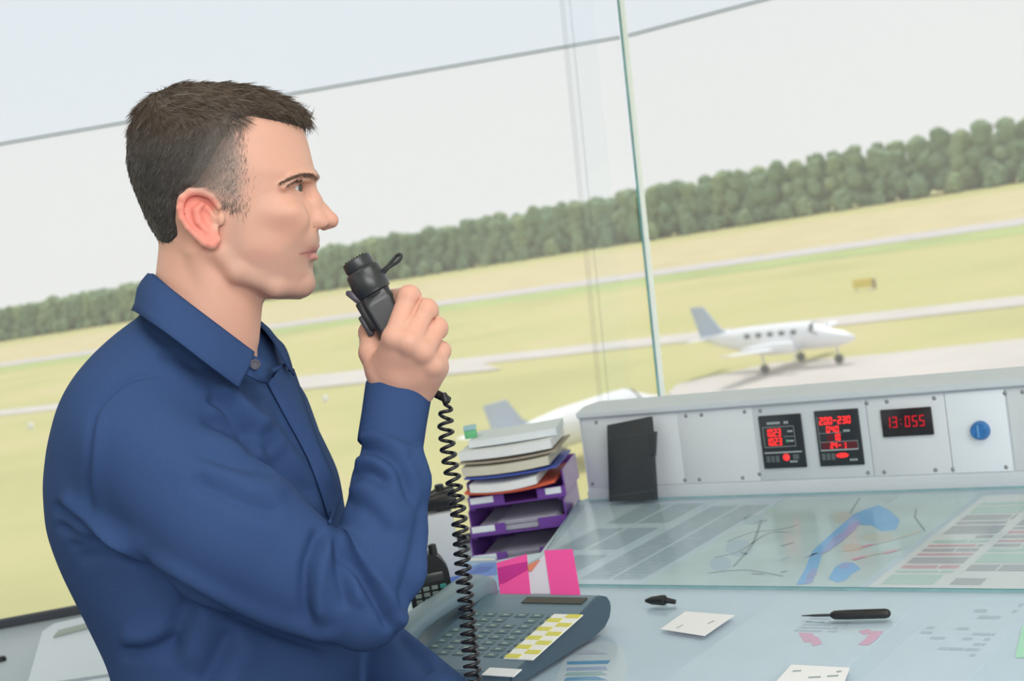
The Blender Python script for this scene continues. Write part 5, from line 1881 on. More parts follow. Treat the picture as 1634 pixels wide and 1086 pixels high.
def screen(x0, y0, x1, y1, name, th=0.006, m=M_screen):
    r = frect(x0, y0, x1, y1, 0.006)
    b = NB()
    fbox(b, r, 0.0016, th, 0.0012)
    return r, obj(name, b, m, cons)
def sub(par, name, m, fn):
    b = NB()
    fn(b)
    return obj(name, b, m, par, smooth=0)
Z6 = 0.0061
# left display
r, dsp = screen(1209, 664, 1287, 745, 'display_unit')
def RX(f_):
    return r[0] + (r[2] - r[0]) * f_
def RY(f_):
    return r[1] + (r[3] - r[1]) * f_
DW, DH = r[2] - r[0], r[3] - r[1]
def dg(b):
    digits(b, '1023', RX(0.13), RY(0.60), DW * 0.078, DH * 0.145, DW * 0.018, Z6, DW * 0.024)
    digits(b, '1023', RX(0.13), RY(0.43), DW * 0.078, DH * 0.145, DW * 0.018, Z6, DW * 0.024)
sub(dsp, 'figures', M_red, dg)
def cap(b):
    for k in range(7):
        fbox(b, (RX(0.20 + 0.045 * k), RY(0.83), RX(0.235 + 0.045 * k), RY(0.875)), Z6, Z6 + 0.0003)
    for k in range(2):
        fbox(b, (RX(0.60 + 0.055 * k), RY(0.83), RX(0.645 + 0.055 * k), RY(0.875)), Z6, Z6 + 0.0003)
    fbox(b, (RX(0.06), RY(0.285), RX(0.94), RY(0.31)), Z6, Z6 + 0.0003)
    for f_ in (0.46, 0.64):
        fbox(b, (RX(0.66), RY(f_ + 0.03), RX(0.78), RY(f_ + 0.06)), Z6, Z6 + 0.0003)
    for x0_, y0_, x1_, y1_ in ((0.08, 0.775, 0.82, 0.783), (0.08, 0.40, 0.82, 0.408), (0.08, 0.40, 0.088, 0.783), (0.812, 0.40, 0.82, 0.783), (0.56, 0.585, 0.82, 0.592)):
        fbox(b, (RX(x0_), RY(y0_), RX(x1_), RY(y1_)), Z6, Z6 + 0.0002)
    for k in range(3):
        fbox(b, (RX(0.64 + 0.06 * k), RY(0.10), RX(0.685 + 0.06 * k), RY(0.135)), Z6, Z6 + 0.0003)
sub(dsp, 'printed_caption', M_ink, cap)
M_tk = mat('key_grey', (0.09, 0.11, 0.12), 0.5)
for k in range(3):
    sub(dsp, 'touch_key', M_tk, lambda b: fbox(b, (RX(0.09 + 0.11 * k), RY(0.12), RX(0.175 + 0.11 * k), RY(0.24)), Z6, Z6 + 0.0005))
sub(dsp, 'touch_key', M_tk, lambda b: fbox(b, (RX(0.72), RY(0.16), RX(0.86), RY(0.25)), Z6, Z6 + 0.0005))
def lamp_(b):
    lathe(b, FACE @ Vector((RX(0.56), RY(0.20), Z6 - 0.001)), FN, [(0, DW * 0.08), (0.0015, DW * 0.075), (0.003, DW * 0.04), (0.0032, 0.0001)], 18)
sub(dsp, 'lamp', M_red, lamp_)
def gl_(b):
    fbox(b, (RX(0.61), RY(0.485), RX(0.645), RY(0.53)), Z6, Z6 + 0.0004)
sub(dsp, 'green_light', M_greenled, gl_)
# right display
r, dsp = screen(1298, 656, 1379, 741, 'display_unit')
DW, DH = r[2] - r[0], r[3] - r[1]
def dg(b):
    digits(b, '200-230', RX(0.10), RY(0.745), DW * 0.085, DH * 0.135, DW * 0.020, Z6, DW * 0.026)
    digits(b, '040', RX(0.24), RY(0.60), DW * 0.082, DH * 0.115, DW * 0.020, Z6, DW * 0.025)
    digits(b, '10', RX(0.38), RY(0.45), DW * 0.070, DH * 0.125, DW * 0.018, Z6, DW * 0.026)
    digits(b, '24-', RX(0.29), RY(0.315), DW * 0.07, DH * 0.105, DW * 0.02, Z6, DW * 0.024)
    digits(b, '1', RX(0.58), RY(0.30), DW * 0.07, DH * 0.115, DW * 0.02, Z6, DW * 0.026)
sub(dsp, 'figures', M_red, dg)
def cap(b):
    fbox(b, (RX(0.06), RY(0.275), RX(0.92), RY(0.297)), Z6, Z6 + 0.0003)
    for x0_, y0_, x1_, y1_ in ((0.07, 0.43, 0.92, 0.437), (0.07, 0.59, 0.60, 0.596), (0.055, 0.30, 0.062, 0.90), (0.915, 0.30, 0.922, 0.44)):
        fbox(b, (RX(x0_), RY(y0_), RX(x1_), RY(y1_)), Z6, Z6 + 0.0002)
    for k in range(3):
        fbox(b, (RX(0.63 + 0.05 * k), RY(0.60), RX(0.67 + 0.05 * k), RY(0.64)), Z6, Z6 + 0.0003)
        fbox(b, (RX(0.70 + 0.06 * k), RY(0.08), RX(0.745 + 0.06 * k), RY(0.115)), Z6, Z6 + 0.0003)
sub(dsp, 'printed_caption', M_ink, cap)
for k in range(3):
    sub(dsp, 'touch_key', M_tk, lambda b: fbox(b, (RX(0.07 + 0.11 * k), RY(0.11), RX(0.155 + 0.11 * k), RY(0.23)), Z6, Z6 + 0.0005))
def lamp2(b):
    prism(b, FACE, [(RX(0.54) + DW * 0.14 * math.cos(k * 0.2618), RY(0.185) + DH * 0.042 * math.sin(k * 0.2618)) for k in range(24)], Z6 - 0.001, Z6 + 0.0015, 0.0005, 1)
sub(dsp, 'lamp', M_red, lamp2)
sub(dsp, 'dim_segments', mat('dim_window', (0.10, 0.012, 0.02), 0.4), lambda b: [fbox(b, (RX(a0), RY(b0), RX(a1), RY(b1)), Z6 - 0.0006, Z6 + 0.0001) for a0, b0, a1, b1 in ((0.10, 0.305, 0.90, 0.43), (0.24, 0.445, 0.38, 0.58))])
# clock
r, dsp = screen(1404, 654, 1490, 693, 'clock_display', 0.007, mat('clock_black', (0.018, 0.014, 0.018), 0.25))
DW, DH = r[2] - r[0], r[3] - r[1]
Z6 = 0.0071
def dg(b):
    digits(b, '13', RX(0.08), RY(0.33), DW * 0.10, DH * 0.40, DW * 0.035, Z6, DW * 0.022)
    digits(b, ':', RX(0.385), RY(0.33), DW * 0.10, DH * 0.40, DW * 0.03, Z6, DW * 0.018)
    digits(b, '055', RX(0.47), RY(0.33), DW * 0.10, DH * 0.40, DW * 0.042, Z6, DW * 0.022)
sub(dsp, 'figures', M_reddim, dg)
# knob
u_, v_ = fxy(1563, 687, 0.008)
k_ = 14.0 * (np.linalg.norm(np.array(FACE @ Vector((u_, v_, 0))) - CAM)) / FPX
b = NB()
lathe(b, FACE @ Vector((u_, v_, 0.002)), FN, [(0, k_ * 1.0), (0.001, k_ * 1.06), (0.004, k_ * 1.02), (0.006, k_ * 0.98), (0.011, k_ * 0.9), (0.0125, k_ * 0.8), (0.0125, 0.0001)], 28)
kn = obj('knob', b, M_bluek, cons)
b = NB()
box(b, FACE, (u_ - k_ * 0.12, v_ - k_ * 0.7, 0.0135), (u_ + k_ * 0.12, v_ + k_ * 0.7, 0.0165), 0.0008)
obj('knob_grip', b, mat('knob_light', (0.10, 0.28, 0.55), 0.35), kn)

# black vinyl holder leaning on the console
M_seam = mat('seam_grey', (0.05, 0.06, 0.07), 0.5)
lean0, lean1 = Vector((0, VC - 0.030, GT + 0.0004)), Vector((0, VC - 0.001, 0.14))
lup = (lean1 - lean0).normalized()
lnn = Vector((1, 0, 0)).cross(lup)
LEAN = DESK @ Matrix([[1, lup.x, lnn.x, 0], [0, lup.y, lnn.y, lean0.y], [0, lup.z, lnn.z, lean0.z], [0, 0, 0, 1]])
LI = LEAN.inverted()
LO, LN_ = np.array(LEAN.translation), np.array(LEAN.to_3x3() @ Vector((0, 0, 1)))
def lxy(x, y, off=0.012):
    d = ray(x, y)
    t = ((LO + LN_ * off - CAM) @ LN_) / (d @ LN_)
    q = LI @ Vector(CAM + d * t)
    return q.x, max(q.y, 0.0)
hold = thing('document_holder', 'black vinyl document holder leaning against the left end of the console', 'holder', tuple(atz(1008, 806, ZT)))
b = NB()
prism(b, LEAN, [lxy(*p) for p in ((972, 812), (1046, 801), (1039, 690), (1037, 664), (968, 678))], 0.002, 0.012, 0.0015)
obj('holder_body', b, M_holder, hold)
b = NB()
prism(b, LEAN, [lxy(*p) for p in ((1037, 727), (1043, 727), (1045, 688), (1036, 689))], 0.003, 0.0135, 0.001)
obj('clasp', b, M_holder, hold)
for y0, y1 in ((700, 689), (793, 782)):
    b = NB()
    p, q = lxy(970, y0), lxy(1043, y1)
    prism(b, LEAN, [p, q, (q[0], q[1] + 0.0012), (p[0], p[1] + 0.0012)], 0.0118, 0.0126)
    obj('seam', b, M_seam, hold)

# ------------------------------------------------------------------ telephone
uR, uL = -0.976, -1.190
PH = thing('desk_telephone', 'blue-grey desk telephone with a yellow and white button card', 'telephone', tuple(DU * -1.09 + DV * 1.28 + np.array([0, 0, ZT])))
M_ph = mat('telephone_plastic', (0.105, 0.172, 0.225), 0.38, var=0.03, scale=40, bump=0.04, bscale=800)
M_phd = mat('telephone_dark', (0.050, 0.085, 0.120), 0.45)
M_key = mat('telephone_key', (0.088, 0.145, 0.165), 0.5)
M_keyt = mat('key_print', (0.40, 0.50, 0.48), 0.6)
vr, vf = 1.394, 1.185                           # rear and front of the set
HB = GT if False else 0.0
B0 = 0.0064
prof = [(vf, 0.003), (vf - 0.002, 0.009), (vf + 0.004, 0.015), (vf + 0.15, 0.037), (vr - 0.026, 0.044), (vr - 0.014, 0.0435), (vr - 0.004, 0.039), (vr + 0.001, 0.031), (vr + 0.001, 0.023), (vr - 0.005, 0.013), (vr - 0.018, 0.005), (vr - 0.04, 0.001), (vf + 0.02, 0.0)]
b = NB()
extr(b, [(p[0], p[1] + B0) for p in prof], uL + 0.045, uR)
bmesh.ops.bevel(b, geom=list(b.edges), offset=0.0015, segments=2, affect='EDGES')
obj('base', b, M_ph, PH)
b = NB()
extr(b, [(p[0] + 0.0005, p[1] * 0.97 + B0 + 0.0005) for p in prof], uR + 0.0002, uR + 0.0022)
obj('side_cheek', b, M_phd, PH)
b = NB()                                        # lower cradle shelf for the handset
prof2 = [(vf, 0.0), (vf, 0.009), (vf + 0.16, 0.028), (vr - 0.01, 0.031), (vr, 0.022), (vr, 0.0)]
extr(b, [(p[0], p[1] + B0) for p in prof2], uL - 0.004, uL + 0.045)
bmesh.ops.bevel(b, geom=list(b.edges), offset=0.0015, segments=2, affect='EDGES')
obj('cradle', b, M_ph, PH)
ta, tb = Vector((0, vf + 0.004, 0.015 + B0)), Vector((0, vf + 0.15, 0.037 + B0))
tup = (tb - ta).normalized()
tn_ = Vector((1, 0, 0)).cross(tup)
PF = DESK @ Matrix([[1, tup.x, tn_.x, 0], [0, tup.y, tn_.y, ta.y], [0, tup.z, tn_.z, ta.z], [0, 0, 0, 1]])
PI_ = PF.inverted()
PO, PN = np.array(PF.translation), np.array(PF.to_3x3() @ Vector((0, 0, 1)))
def pxy(x, y, off=0.001):
    d = ray(x, y)
    t = ((PO + PN * off - CAM) @ PN) / (d @ PN)
    q = PI_ @ Vector(CAM + d * t)
    return q.x, q.y
# upper edge display
td0, td1 = Vector((0, vf + 0.155, 0.0535 + B0)), Vector((0, vr - 0.027, 0.0610 + B0))
a_, c_ = pxy(832, 962), pxy(935, 962)
b = NB()
sl_ = (0.044 - 0.037) / (vr - 0.026 - vf - 0.15)
def topz(v):
    return 0.037 + B0 + (v - vf - 0.15) * sl_
vs_ = (vr - 0.042, vr - 0.028)
loft(b, [[DESK @ Vector((u_, v_, topz(v_) + dz)) for v_, dz in ((vs_[0], -0.001), (vs_[0], 0.0012), (vs_[1], 0.0012), (vs_[1], -0.001))] for u_ in (a_[0], c_[0] - 0.004)])
obj('display', b, mat('lcd_olive', (0.045, 0.042, 0.030), 0.5), PH)
# key field
kq = [pxy(758, 1055), pxy(808, 968)]
b = NB()
keyrows = 8
cardL = [pxy(*p) for p in ((822, 1051), (868, 1050), (912, 980), (865, 980))]
ku0, ku1 = pxy(752, 1040)[0], cardL[0][0] - 0.004
kv0, kv1 = 0.030, 0.142
nk = 0
for i in range(keyrows):
    for j in range(6):
        if rng.random() < 0.04:
            continue
        u_ = uL + 0.052 + (ku1 - uL - 0.052) * (j + 0.5) / 6
        v_ = kv0 + (kv1 - kv0) * (i + 0.5) / keyrows
        b = NB()
        hw = (ku1 - uL - 0.052) / 6 * 0.36
        box(b, PF, (u_ - hw, v_ - 0.0045, 0.0), (u_ + hw, v_ + 0.0045, 0.0009), 0.0004, 1, 0)
        box(b, PF, (u_ - hw * 0.4, v_ - 0.0010, 0.0008), (u_ + hw * 0.4, v_ + 0.0010, 0.0012), mi=1)
        obj('key', b, [M_key, M_keyt], PH)
        nk += 1
# card of name buttons
b = NB()
ca_, cb_ = cardL[0], cardL[2]
u0_, u1_, v0_, v1_ = cardL[0][0], (cardL[1][0] + cardL[2][0]) / 2 + 0.002, cardL[0][1], cardL[2][1]
u0_ = (cardL[0][0] + cardL[3][0]) / 2
box(b, PF, (u0_, v0_, 0.0), (u1_, v1_, 0.0014), 0.0003, 1)
card = obj('button_card', b, M_white, PH)
M_yel = mat('card_yellow', (0.66, 0.62, 0.11), 0.6)
rr_ = random.Random(3)
for i in range(10):
    for j in range(2):
        if (i + j) % 2 and rr_.random() < 0.85:
            continue
        b = NB()
        uu0 = u0_ + (u1_ - u0_) * j / 2 + 0.0008
        box(b, PF, (uu0, v0_ + (v1_ - v0_) * (i + 0.12) / 10, 0.0013), (uu0 + (u1_ - u0_) / 2 - 0.0012, v0_ + (v1_ - v0_) * (i + 0.88) / 10, 0.0022))
        obj('yellow_field', b, M_yel, card, smooth=0)
b = NB()
nl = [pxy(*p) for p in ((768, 1076), (823, 1076), (829, 1067), (770, 1067))]
box(b, PF, (nl[0][0], nl[0][1], 0.0), (nl[1][0], nl[2][1], 0.0012), 0.0003, 1)
obj('name_strip', b, M_paper, PH)
# handset lying in the cradle
M_hs = mat('handset_plastic', (0.155, 0.225, 0.27), 0.35, bump=0.04, bscale=800)
b = NB()
uh = uL + 0.021
st = []
for t, wd, th, zz in ((0.0, 0.019, 0.013, 0.034), (0.02, 0.025, 0.017, 0.038), (0.05, 0.024, 0.016, 0.043), (0.075, 0.0195, 0.011, 0.050), (0.11, 0.019, 0.0105, 0.055), (0.15, 0.0195, 0.011, 0.058), (0.175, 0.024, 0.016, 0.056), (0.205, 0.026, 0.019, 0.055), (0.225, 0.020, 0.013, 0.052)):
    v_ = vf - 0.008 + t
    zz -= 0.010
    st.append([DESK @ Vector((uh + wd * (abs(math.cos(a)) ** 0.6) * math.copysign(1, math.cos(a)), v_, zz + B0 + 0.004 + th * (abs(math.sin(a)) ** 0.6) * math.copysign(1, math.sin(a)))) for a in [k * 2 * math.pi / 24 for k in range(24)]])
loft(b, st)
obj('handset', b, M_hs, PH, smooth=60)

# ------------------------------------------------------------------ handheld radio standing on the desk
rq = atz(697, 993, ZT + 0.0064)
RAD = thing('handheld_radio', 'black handheld radio with a small keypad standing left of the telephone', 'radio', tuple(rq))
ub, vb = float(rq @ DU), float(rq @ DV)
tocam = np.array([CAM[0] - rq[0], CAM[1] - rq[1]])
tocam /= np.linalg.norm(tocam)
rx = np.array([-tocam[1], tocam[0], 0.0])
ry = np.array([-tocam[0], -tocam[1], 0.0])
tl = math.radians(7)                            # leaning as seen, body upright on its base
rz = np.array([0, 0, 1.0])
RF = frame(rq, rx, ry, rz)
kk = np.linalg.norm(rq - CAM) / FPX
def rpx(x, y):                                  # picture pixel to radio-face coordinates
    d = ray(x, y)
    n_ = np.cross(rx, rz)
    t = ((rq - ry * 0.0 - CAM) @ n_) / (d @ n_)
    q = RF.inverted() @ Vector(CAM + d * t)
    return q.x, q.z
b = NB()
hgt = rpx(690, 885)[1]
body_r = [(-0.026, 0.0), (0.026, 0.0), (0.028, 0.006), (0.028, hgt * 0.72), (0.020, hgt * 0.93), (0.010, hgt), (-0.014, hgt), (-0.024, hgt * 0.9), (-0.028, hgt * 0.72), (-0.028, 0.006)]
def RXZ(p, y):
    return RF @ Vector((p[0], y, p[1]))
loft(b, [[RXZ(p, y) for p in body_r] for y in (0.0, 0.034)])
bmesh.ops.bevel(b, geom=list(b.edges), offset=0.002, segments=2, affect='EDGES')
rb_ = obj('radio_body', b, M_black, RAD)
b = NB()
box(b, RF, (-0.020, -0.0015, hgt * 0.60), (0.020, 0.001, hgt * 0.74), 0.001)
obj('screen', b, mat('radio_screen', (0.045, 0.05, 0.05), 0.25), RAD)
b = NB()
lathe(b, RF @ Vector((-0.010, 0.016, hgt - 0.002)), (0, 0, 1), [(0, 0.007), (0.012, 0.0065), (0.030, 0.0055), (0.085, 0.0042), (0.088, 0.002)], 14)
obj('antenna', b, M_black, RAD)
b = NB()
lathe(b, RF @ Vector((0.012, 0.016, hgt * 0.96)), (0, 0, 1), [(0, 0.006), (0.014, 0.0055), (0.015, 0.003)], 14)
obj('volume_knob', b, M_black, RAD)
M_rk = mat('radio_key', (0.20, 0.26, 0.24), 0.5)
M_rk2 = mat('radio_key_teal', (0.04, 0.30, 0.28), 0.5)
M_rk3 = mat('radio_key_red', (0.28, 0.14, 0.18), 0.5)
for i in range(5):
    for j in range(4):
        b = NB()
        x_ = -0.0215 + 0.0115 * j
        z_ = hgt * (0.14 + 0.088 * i)
        box(b, RF, (x_, -0.002, z_), (x_ + 0.0085, 0.001, z_ + hgt * 0.06), 0.0007, 1)
        obj('key', b, M_rk2 if (i == 4 and j == 3) else M_rk3 if (j == 3 and i in (1, 2, 3)) else M_rk, RAD)
# charger cable clipped behind the radio
# pale card corner behind the radio at the left
b = NB()
prism(b, DESK, [CP(x, y) for x, y in ((636, 985), (672, 992), (668, 960), (655, 938), (640, 950))], 0.0002, 0.0012)
paper('card', b, [mat('pale_blue_card', (0.52, 0.66, 0.74), 0.6)], 'pale blue card lying left of the handheld radio, by the sleeve', 'card')

# ------------------------------------------------------------------ letter trays and what lies in them
M_purp = bpy.data.materials.new('purple_acrylic')
M_purp.use_nodes = True
p_ = M_purp.node_tree.nodes['Principled BSDF']
p_.inputs['Base Color'].default_value = (0.20, 0.075, 0.42, 1)
p_.inputs['Roughness'].default_value = 0.25
p_.inputs['Transmission Weight'].default_value = 0.25
# the stack stands between the grey box and the console, its front edge parallel to the desk
tL, tR = duv(757, 915), duv(905, 905)
ta_ = math.radians(12)
tfl = at(752, 860, 2.505)
TX = np.array([math.cos(ta_), -math.sin(ta_), 0])
TY = np.array([math.sin(ta_), math.cos(ta_), 0])
TRAY = frame((tfl[0], tfl[1], 0.93), TX, TY, (0, 0, 1))
TU0, TU1 = 0.0, 0.174
TV0, TV1 = 0.0, 0.165
def tz(x, y, v):                                # height of a picture point lying over the tray front
    d = ray(x, y)
    t = (v - (CAM @ DV)) / (d @ DV)
    return float((CAM + d * t)[2]) - ZT, float((CAM + d * t) @ DU)
GLT = 0.0064
heights = [0.0005, 0.0515, 0.1025]
labs = ['purple letter tray at the bottom of the stack left of the console', 'purple letter tray in the middle of the stack left of the console', 'purple letter tray on top of the stack, under the red folder']
TG = 'stacked purple letter trays'
for i, hz in enumerate(heights):
    tray = thing('letter_tray', labs[i], 'letter tray', tuple(TRAY @ Vector(((TU0 + TU1) / 2, TV0, hz))), TG)
    b = NB()
    du_ = 0.006 * (i - 1)
    Mt = TRAY @ Matrix.Translation((du_, 0, hz))
    box(b, Mt, (TU0, TV0, 0.0), (TU1, TV1, 0.003), 0.001, 1)
    box(b, Mt, (TU0, TV0 + 0.01, 0.002), (TU0 + 0.003, TV1, 0.046), 0.001, 1)
    box(b, Mt, (TU1 - 0.003, TV0 + 0.01, 0.002), (TU1, TV1, 0.046), 0.001, 1)
    box(b, Mt, (TU0, TV1 - 0.003, 0.002), (TU1, TV1, 0.046), 0.001, 1)
    box(b, Mt, (TU0, TV0, 0.002), (TU0 + 0.065, TV0 + 0.003, 0.020), 0.001, 1)
    box(b, Mt, (TU1 - 0.05, TV0, 0.002), (TU1, TV0 + 0.003, 0.020), 0.001, 1)
    if i < 2:
      box(b, Mt, (TU0, TV0 + 0.02, 0.043), (TU0 + 0.012, TV1 - 0.02, 0.0495), 0.001, 1)
    if i < 2:
      box(b, Mt, (TU1 - 0.012, TV0 + 0.02, 0.043), (TU1, TV1 - 0.02, 0.0495), 0.001, 1)
    obj('tray', b, M_purp, tray)
    b = NB()
    box(b, Mt, (TU0 + 0.004, TV0 - 0.0015, 0.008), (TU0 + 0.046, TV0 + 0.0005, 0.019), 0.0004, 1)
    obj('label_holder', b, M_panel2, tray)
    if i == 2:
        b = NB()
        box(b, Mt, (TU1 - 0.034, TV0 - 0.0015, 0.008), (TU1 - 0.006, TV0 + 0.0005, 0.019), 0.0004, 1)
        obj('label_holder', b, M_panel2, tray)
    # the pile of papers it holds
    if i < 2:
        b = NB()
        n_ = 9 if i else 7
        for k in range(n_):
            o1, o2 = rng.uniform(-0.004, 0.004), rng.uniform(-0.004, 0.004)
            Mq = Mt @ Matrix.Translation((o1, o2, 0))
            box(b, Mq, (TU0 + 0.014 + (0.04 if k > n_ - 3 else 0), TV0 + 0.008, 0.0034 + k * 0.002), (TU1 - 0.014, TV1 - 0.012, 0.0050 + k * 0.002))
        o = obj('paper_pile', b, mat('tray_paper', (0.42, 0.42, 0.52), 0.8), base=tuple(TRAY @ Vector((0.09, 0.08, hz))), smooth=0)
        tag(o, ['pile of greyish papers lying in the bottom purple tray', 'pile of greyish papers lying in the middle purple tray'][i], 'papers', 'papers in the trays')
htop = heights[2] + 0.0032
def stackbox(name, u0_, v0_, u1_, v1_, z0, z1, m, lab, cat, bend=0.0, rot=0.0, group=None, extra=None):
    cu, cv = (u0_ + u1_) / 2, (v0_ + v1_) / 2
    Mq = TRAY @ Matrix.Translation((cu, cv, 0)) @ Matrix.Rotation(rot, 4, 'Z')
    b = NB()
    n = 10
    rings = []
    for i in range(n + 1):
        x = (u0_ - cu) + (u1_ - u0_) * i / n
        s_ = bend * (2 * i / n - 1) ** 2
        rings.append([Mq @ Vector((x, y, z + s_)) for y, z in ((v0_ - cv, z0), (v1_ - cv, z0), (v1_ - cv, z1), (v0_ - cv, z1))])
    loft(b, rings)
    c = Mq @ Vector((0, 0, z0))
    return tag(obj(name, b, m, base=tuple(c), smooth=30), lab, cat, group)
M_redf = mat('red_folder', (0.62, 0.10, 0.05), 0.55)
M_bluef = mat('blue_folder', (0.05, 0.09, 0.40), 0.5)
M_cream = mat('cream_paper', (0.58, 0.56, 0.47), 0.8, var=0.05, scale=30)
M_tan = mat('tan_board', (0.38, 0.33, 0.27), 0.8)
stackbox('folder', TU0 + 0.006, TV0 - 0.012, TU1 - 0.006, TV1 - 0.01, htop + 0.019, htop + 0.0235, M_redf, 'thin red folder sagging on the top purple tray', 'folder', bend=0.007)
stackbox('document', TU0 + 0.018, TV0 - 0.018, TU1 - 0.036, TV1 - 0.03, htop + 0.0245, htop + 0.0375, M_paper, 'thick white document lying in the red folder on the trays', 'document', bend=0.005)
stackbox('folder', TU0 + 0.008, TV0 - 0.006, TU1 + 0.002, TV1 - 0.02, htop + 0.0470, htop + 0.0500, M_bluef, 'thin blue folder lying between the white document and the cream notepad', 'folder', bend=0.004)
stackbox('notepad', TU0 + 0.006, TV0 - 0.004, TU1 - 0.012, TV1 - 0.03, htop + 0.053, htop + 0.068, M_cream, 'thick cream notepad near the top of the paper stack', 'notepad', bend=0.004)
stackbox('writing_board', TU0 + 0.002, TV0 + 0.002, TU1 + 0.004, TV1 - 0.01, htop + 0.0725, htop + 0.0755, M_tan, 'thin brown board under the loose white sheets of the stack', 'board', bend=0.005)
stackbox('paper_pile', TU0 + 0.004, TV0 + 0.002, TU1 - 0.004, TV1 - 0.02, htop + 0.081, htop + 0.096, M_paper, 'loose white sheets lying on the brown board', 'papers', bend=0.003)
stackbox('paper_pile', TU0 + 0.016, TV0 + 0.03, TU1 + 0.0, TV1 - 0.02, htop + 0.0995, htop + 0.112, mat('top_paper', (0.66, 0.72, 0.76), 0.8), 'topmost pale sheets of the stack, beside the console end', 'papers', bend=0.001, rot=0.05)
b = NB()
box(b, TRAY @ Matrix.Translation((TU0 + 0.012, TV0 + 0.07, htop + 0.113)) @ Matrix.Rotation(0.2, 4, 'Z'), (-0.008, -0.014, 0.0), (0.014, 0.014, 0.014), 0.0015, 2, 0)
box(b, TRAY @ Matrix.Translation((TU0 + 0.012, TV0 + 0.07, htop + 0.113)) @ Matrix.Rotation(0.2, 4, 'Z'), (-0.0085, -0.0145, 0.0142), (0.0145, 0.0145, 0.021), 0.0015, 2, 1)
o = obj('small_box', b, [mat('box_green', (0.12, 0.48, 0.22), 0.5), mat('box_teal', (0.30, 0.52, 0.58), 0.5)], base=tuple(TRAY @ Vector((TU0 + 0.012, TV0 + 0.07, htop + 0.113))))
tag(o, 'tiny green and blue box standing on top of the paper stack', 'box')

# grey box and binoculars at the left end
bq = atz(716, 930, ZT)
ub, vb = float(bq @ DU), float(bq @ DV)
gb = thing('equipment_box', 'light grey equipment box behind the coiled cord, carrying the black binoculars', 'box', tuple(bq))
GBM = frame(tuple(bq), rx, ry, (0, 0, 1))
gh_ = 0.105
b = NB()
box(b, GBM, (-0.062, 0.0, 0.003), (0.024, 0.07, gh_), 0.003)
obj('case', b, mat('box_pale_grey', (0.50, 0.53, 0.56), 0.5), gb)
for x, y in ((-0.052, 0.01), (0.014, 0.01), (-0.052, 0.06), (0.014, 0.06)):
    b = NB()
    lathe(b, GBM @ Vector((x, y, 0.0)), (0, 0, 1), [(0, 0.006), (0.0035, 0.006)], 12)
    obj('foot', b, M_black, gb)
BI = thing('binoculars', 'small black binoculars lying on the light grey box behind the cord', 'binoculars', tuple(GBM @ Vector((0, 0.02, gh_))))
for k, yy in enumerate((0.018, 0.048)):
    b = NB()
    lathe(b, GBM @ Vector((-0.020, yy, gh_ + 0.016)), rx, [(0.0, 0.010), (0.004, 0.0125), (0.020, 0.0125), (0.024, 0.0145), (0.052, 0.0155), (0.054, 0.014)], 18)
    obj('barrel', b, M_black, BI)
b = NB()
box(b, GBM, (0.002, 0.020, gh_ + 0.014), (0.022, 0.046, gh_ + 0.028), 0.003)
obj('bridge', b, M_black, BI)
b = NB()
lathe(b, GBM @ Vector((0.012, 0.033, gh_ + 0.026)), (0, 0, 1), [(0, 0.007), (0.012, 0.007), (0.013, 0.005)], 14)
obj('focus_wheel', b, M_black, BI)

# ------------------------------------------------------------------ pink card stand and blue brochure behind the telephone
def upright(x0, y0, lean_deg, yaw_at, name=None):
    q = atz(x0, y0, ZT + GLT)
    return q
pL, pR = duv(803, 956), duv(932, 952)
vP = 1.425
Mp = DESK @ Matrix.Translation((0, vP, GLT)) @ Matrix.Rotation(math.radians(-38), 4, 'X')
MPI = Mp.inverted()
PPo, PPn = np.array(Mp.translation), np.array(Mp.to_3x3() @ Vector((0, -1, 0)))
def ppx(x, y):
    d = ray(x, y)
    t = ((PPo - CAM) @ PPn) / (d @ PPn)
    q = MPI @ Vector(CAM + d * t)
    return q.x, q.z
CS = thing('card_stand', 'leaning white card with two bright pink strips standing behind the telephone', 'card', tuple(atz(865, 950, ZT)))
def leanpoly(b, pts, y0, y1, mi=0):
    a_ = [b.verts.new(Mp @ Vector((p[0], y0, max(p[1], 0.001)))) for p in pts]
    c_ = [b.verts.new(Mp @ Vector((p[0], y1, max(p[1], 0.001)))) for p in pts]
    fs = [b.faces.new(a_), b.faces.new(c_[::-1])]
    n = len(pts)
    for i in range(n):
        fs.append(b.faces.new((a_[i], a_[(i + 1) % n], c_[(i + 1) % n], c_[i])))
    setmat(fs, mi)
b = NB()
leanpoly(b, [ppx(*p) for p in ((800, 962), (926, 960), (912, 882), (870, 882), (850, 902), (800, 905))], 0.0, 0.0012)
obj('white_card', b, mat('card_lilac_white', (0.66, 0.64, 0.74), 0.6), CS)
M_pink = mat('pink_sheet', (0.86, 0.075, 0.36), 0.45)
M_pinkd = mat('magenta_sheet', (0.52, 0.015, 0.26), 0.45)
b = NB()
leanpoly(b, [ppx(*p) for p in ((800, 960), (848, 959), (841, 884), (793, 898))], -0.0010, -0.0002)
obj('pink_strip', b, M_pink, CS)
b = NB()
leanpoly(b, [ppx(*p) for p in ((881, 959), (928, 957), (914, 876), (869, 878))], -0.0010, -0.0002)
obj('pink_strip', b, M_pink, CS)
b = NB()
leanpoly(b, [ppx(*p) for p in ((797, 932), (806, 930), (844, 908), (842, 896), (795, 906))], -0.0016, -0.0011)
obj('dark_overlap', b, M_pinkd, CS)
b = NB()
leanpoly(b, [ppx(*p) for p in ((842, 902), (862, 893), (848, 912), (843, 910))], -0.0016, -0.0002)
obj('orange_tab', b, mat('orange_tab', (0.70, 0.22, 0.14), 0.5), CS)
b = NB()
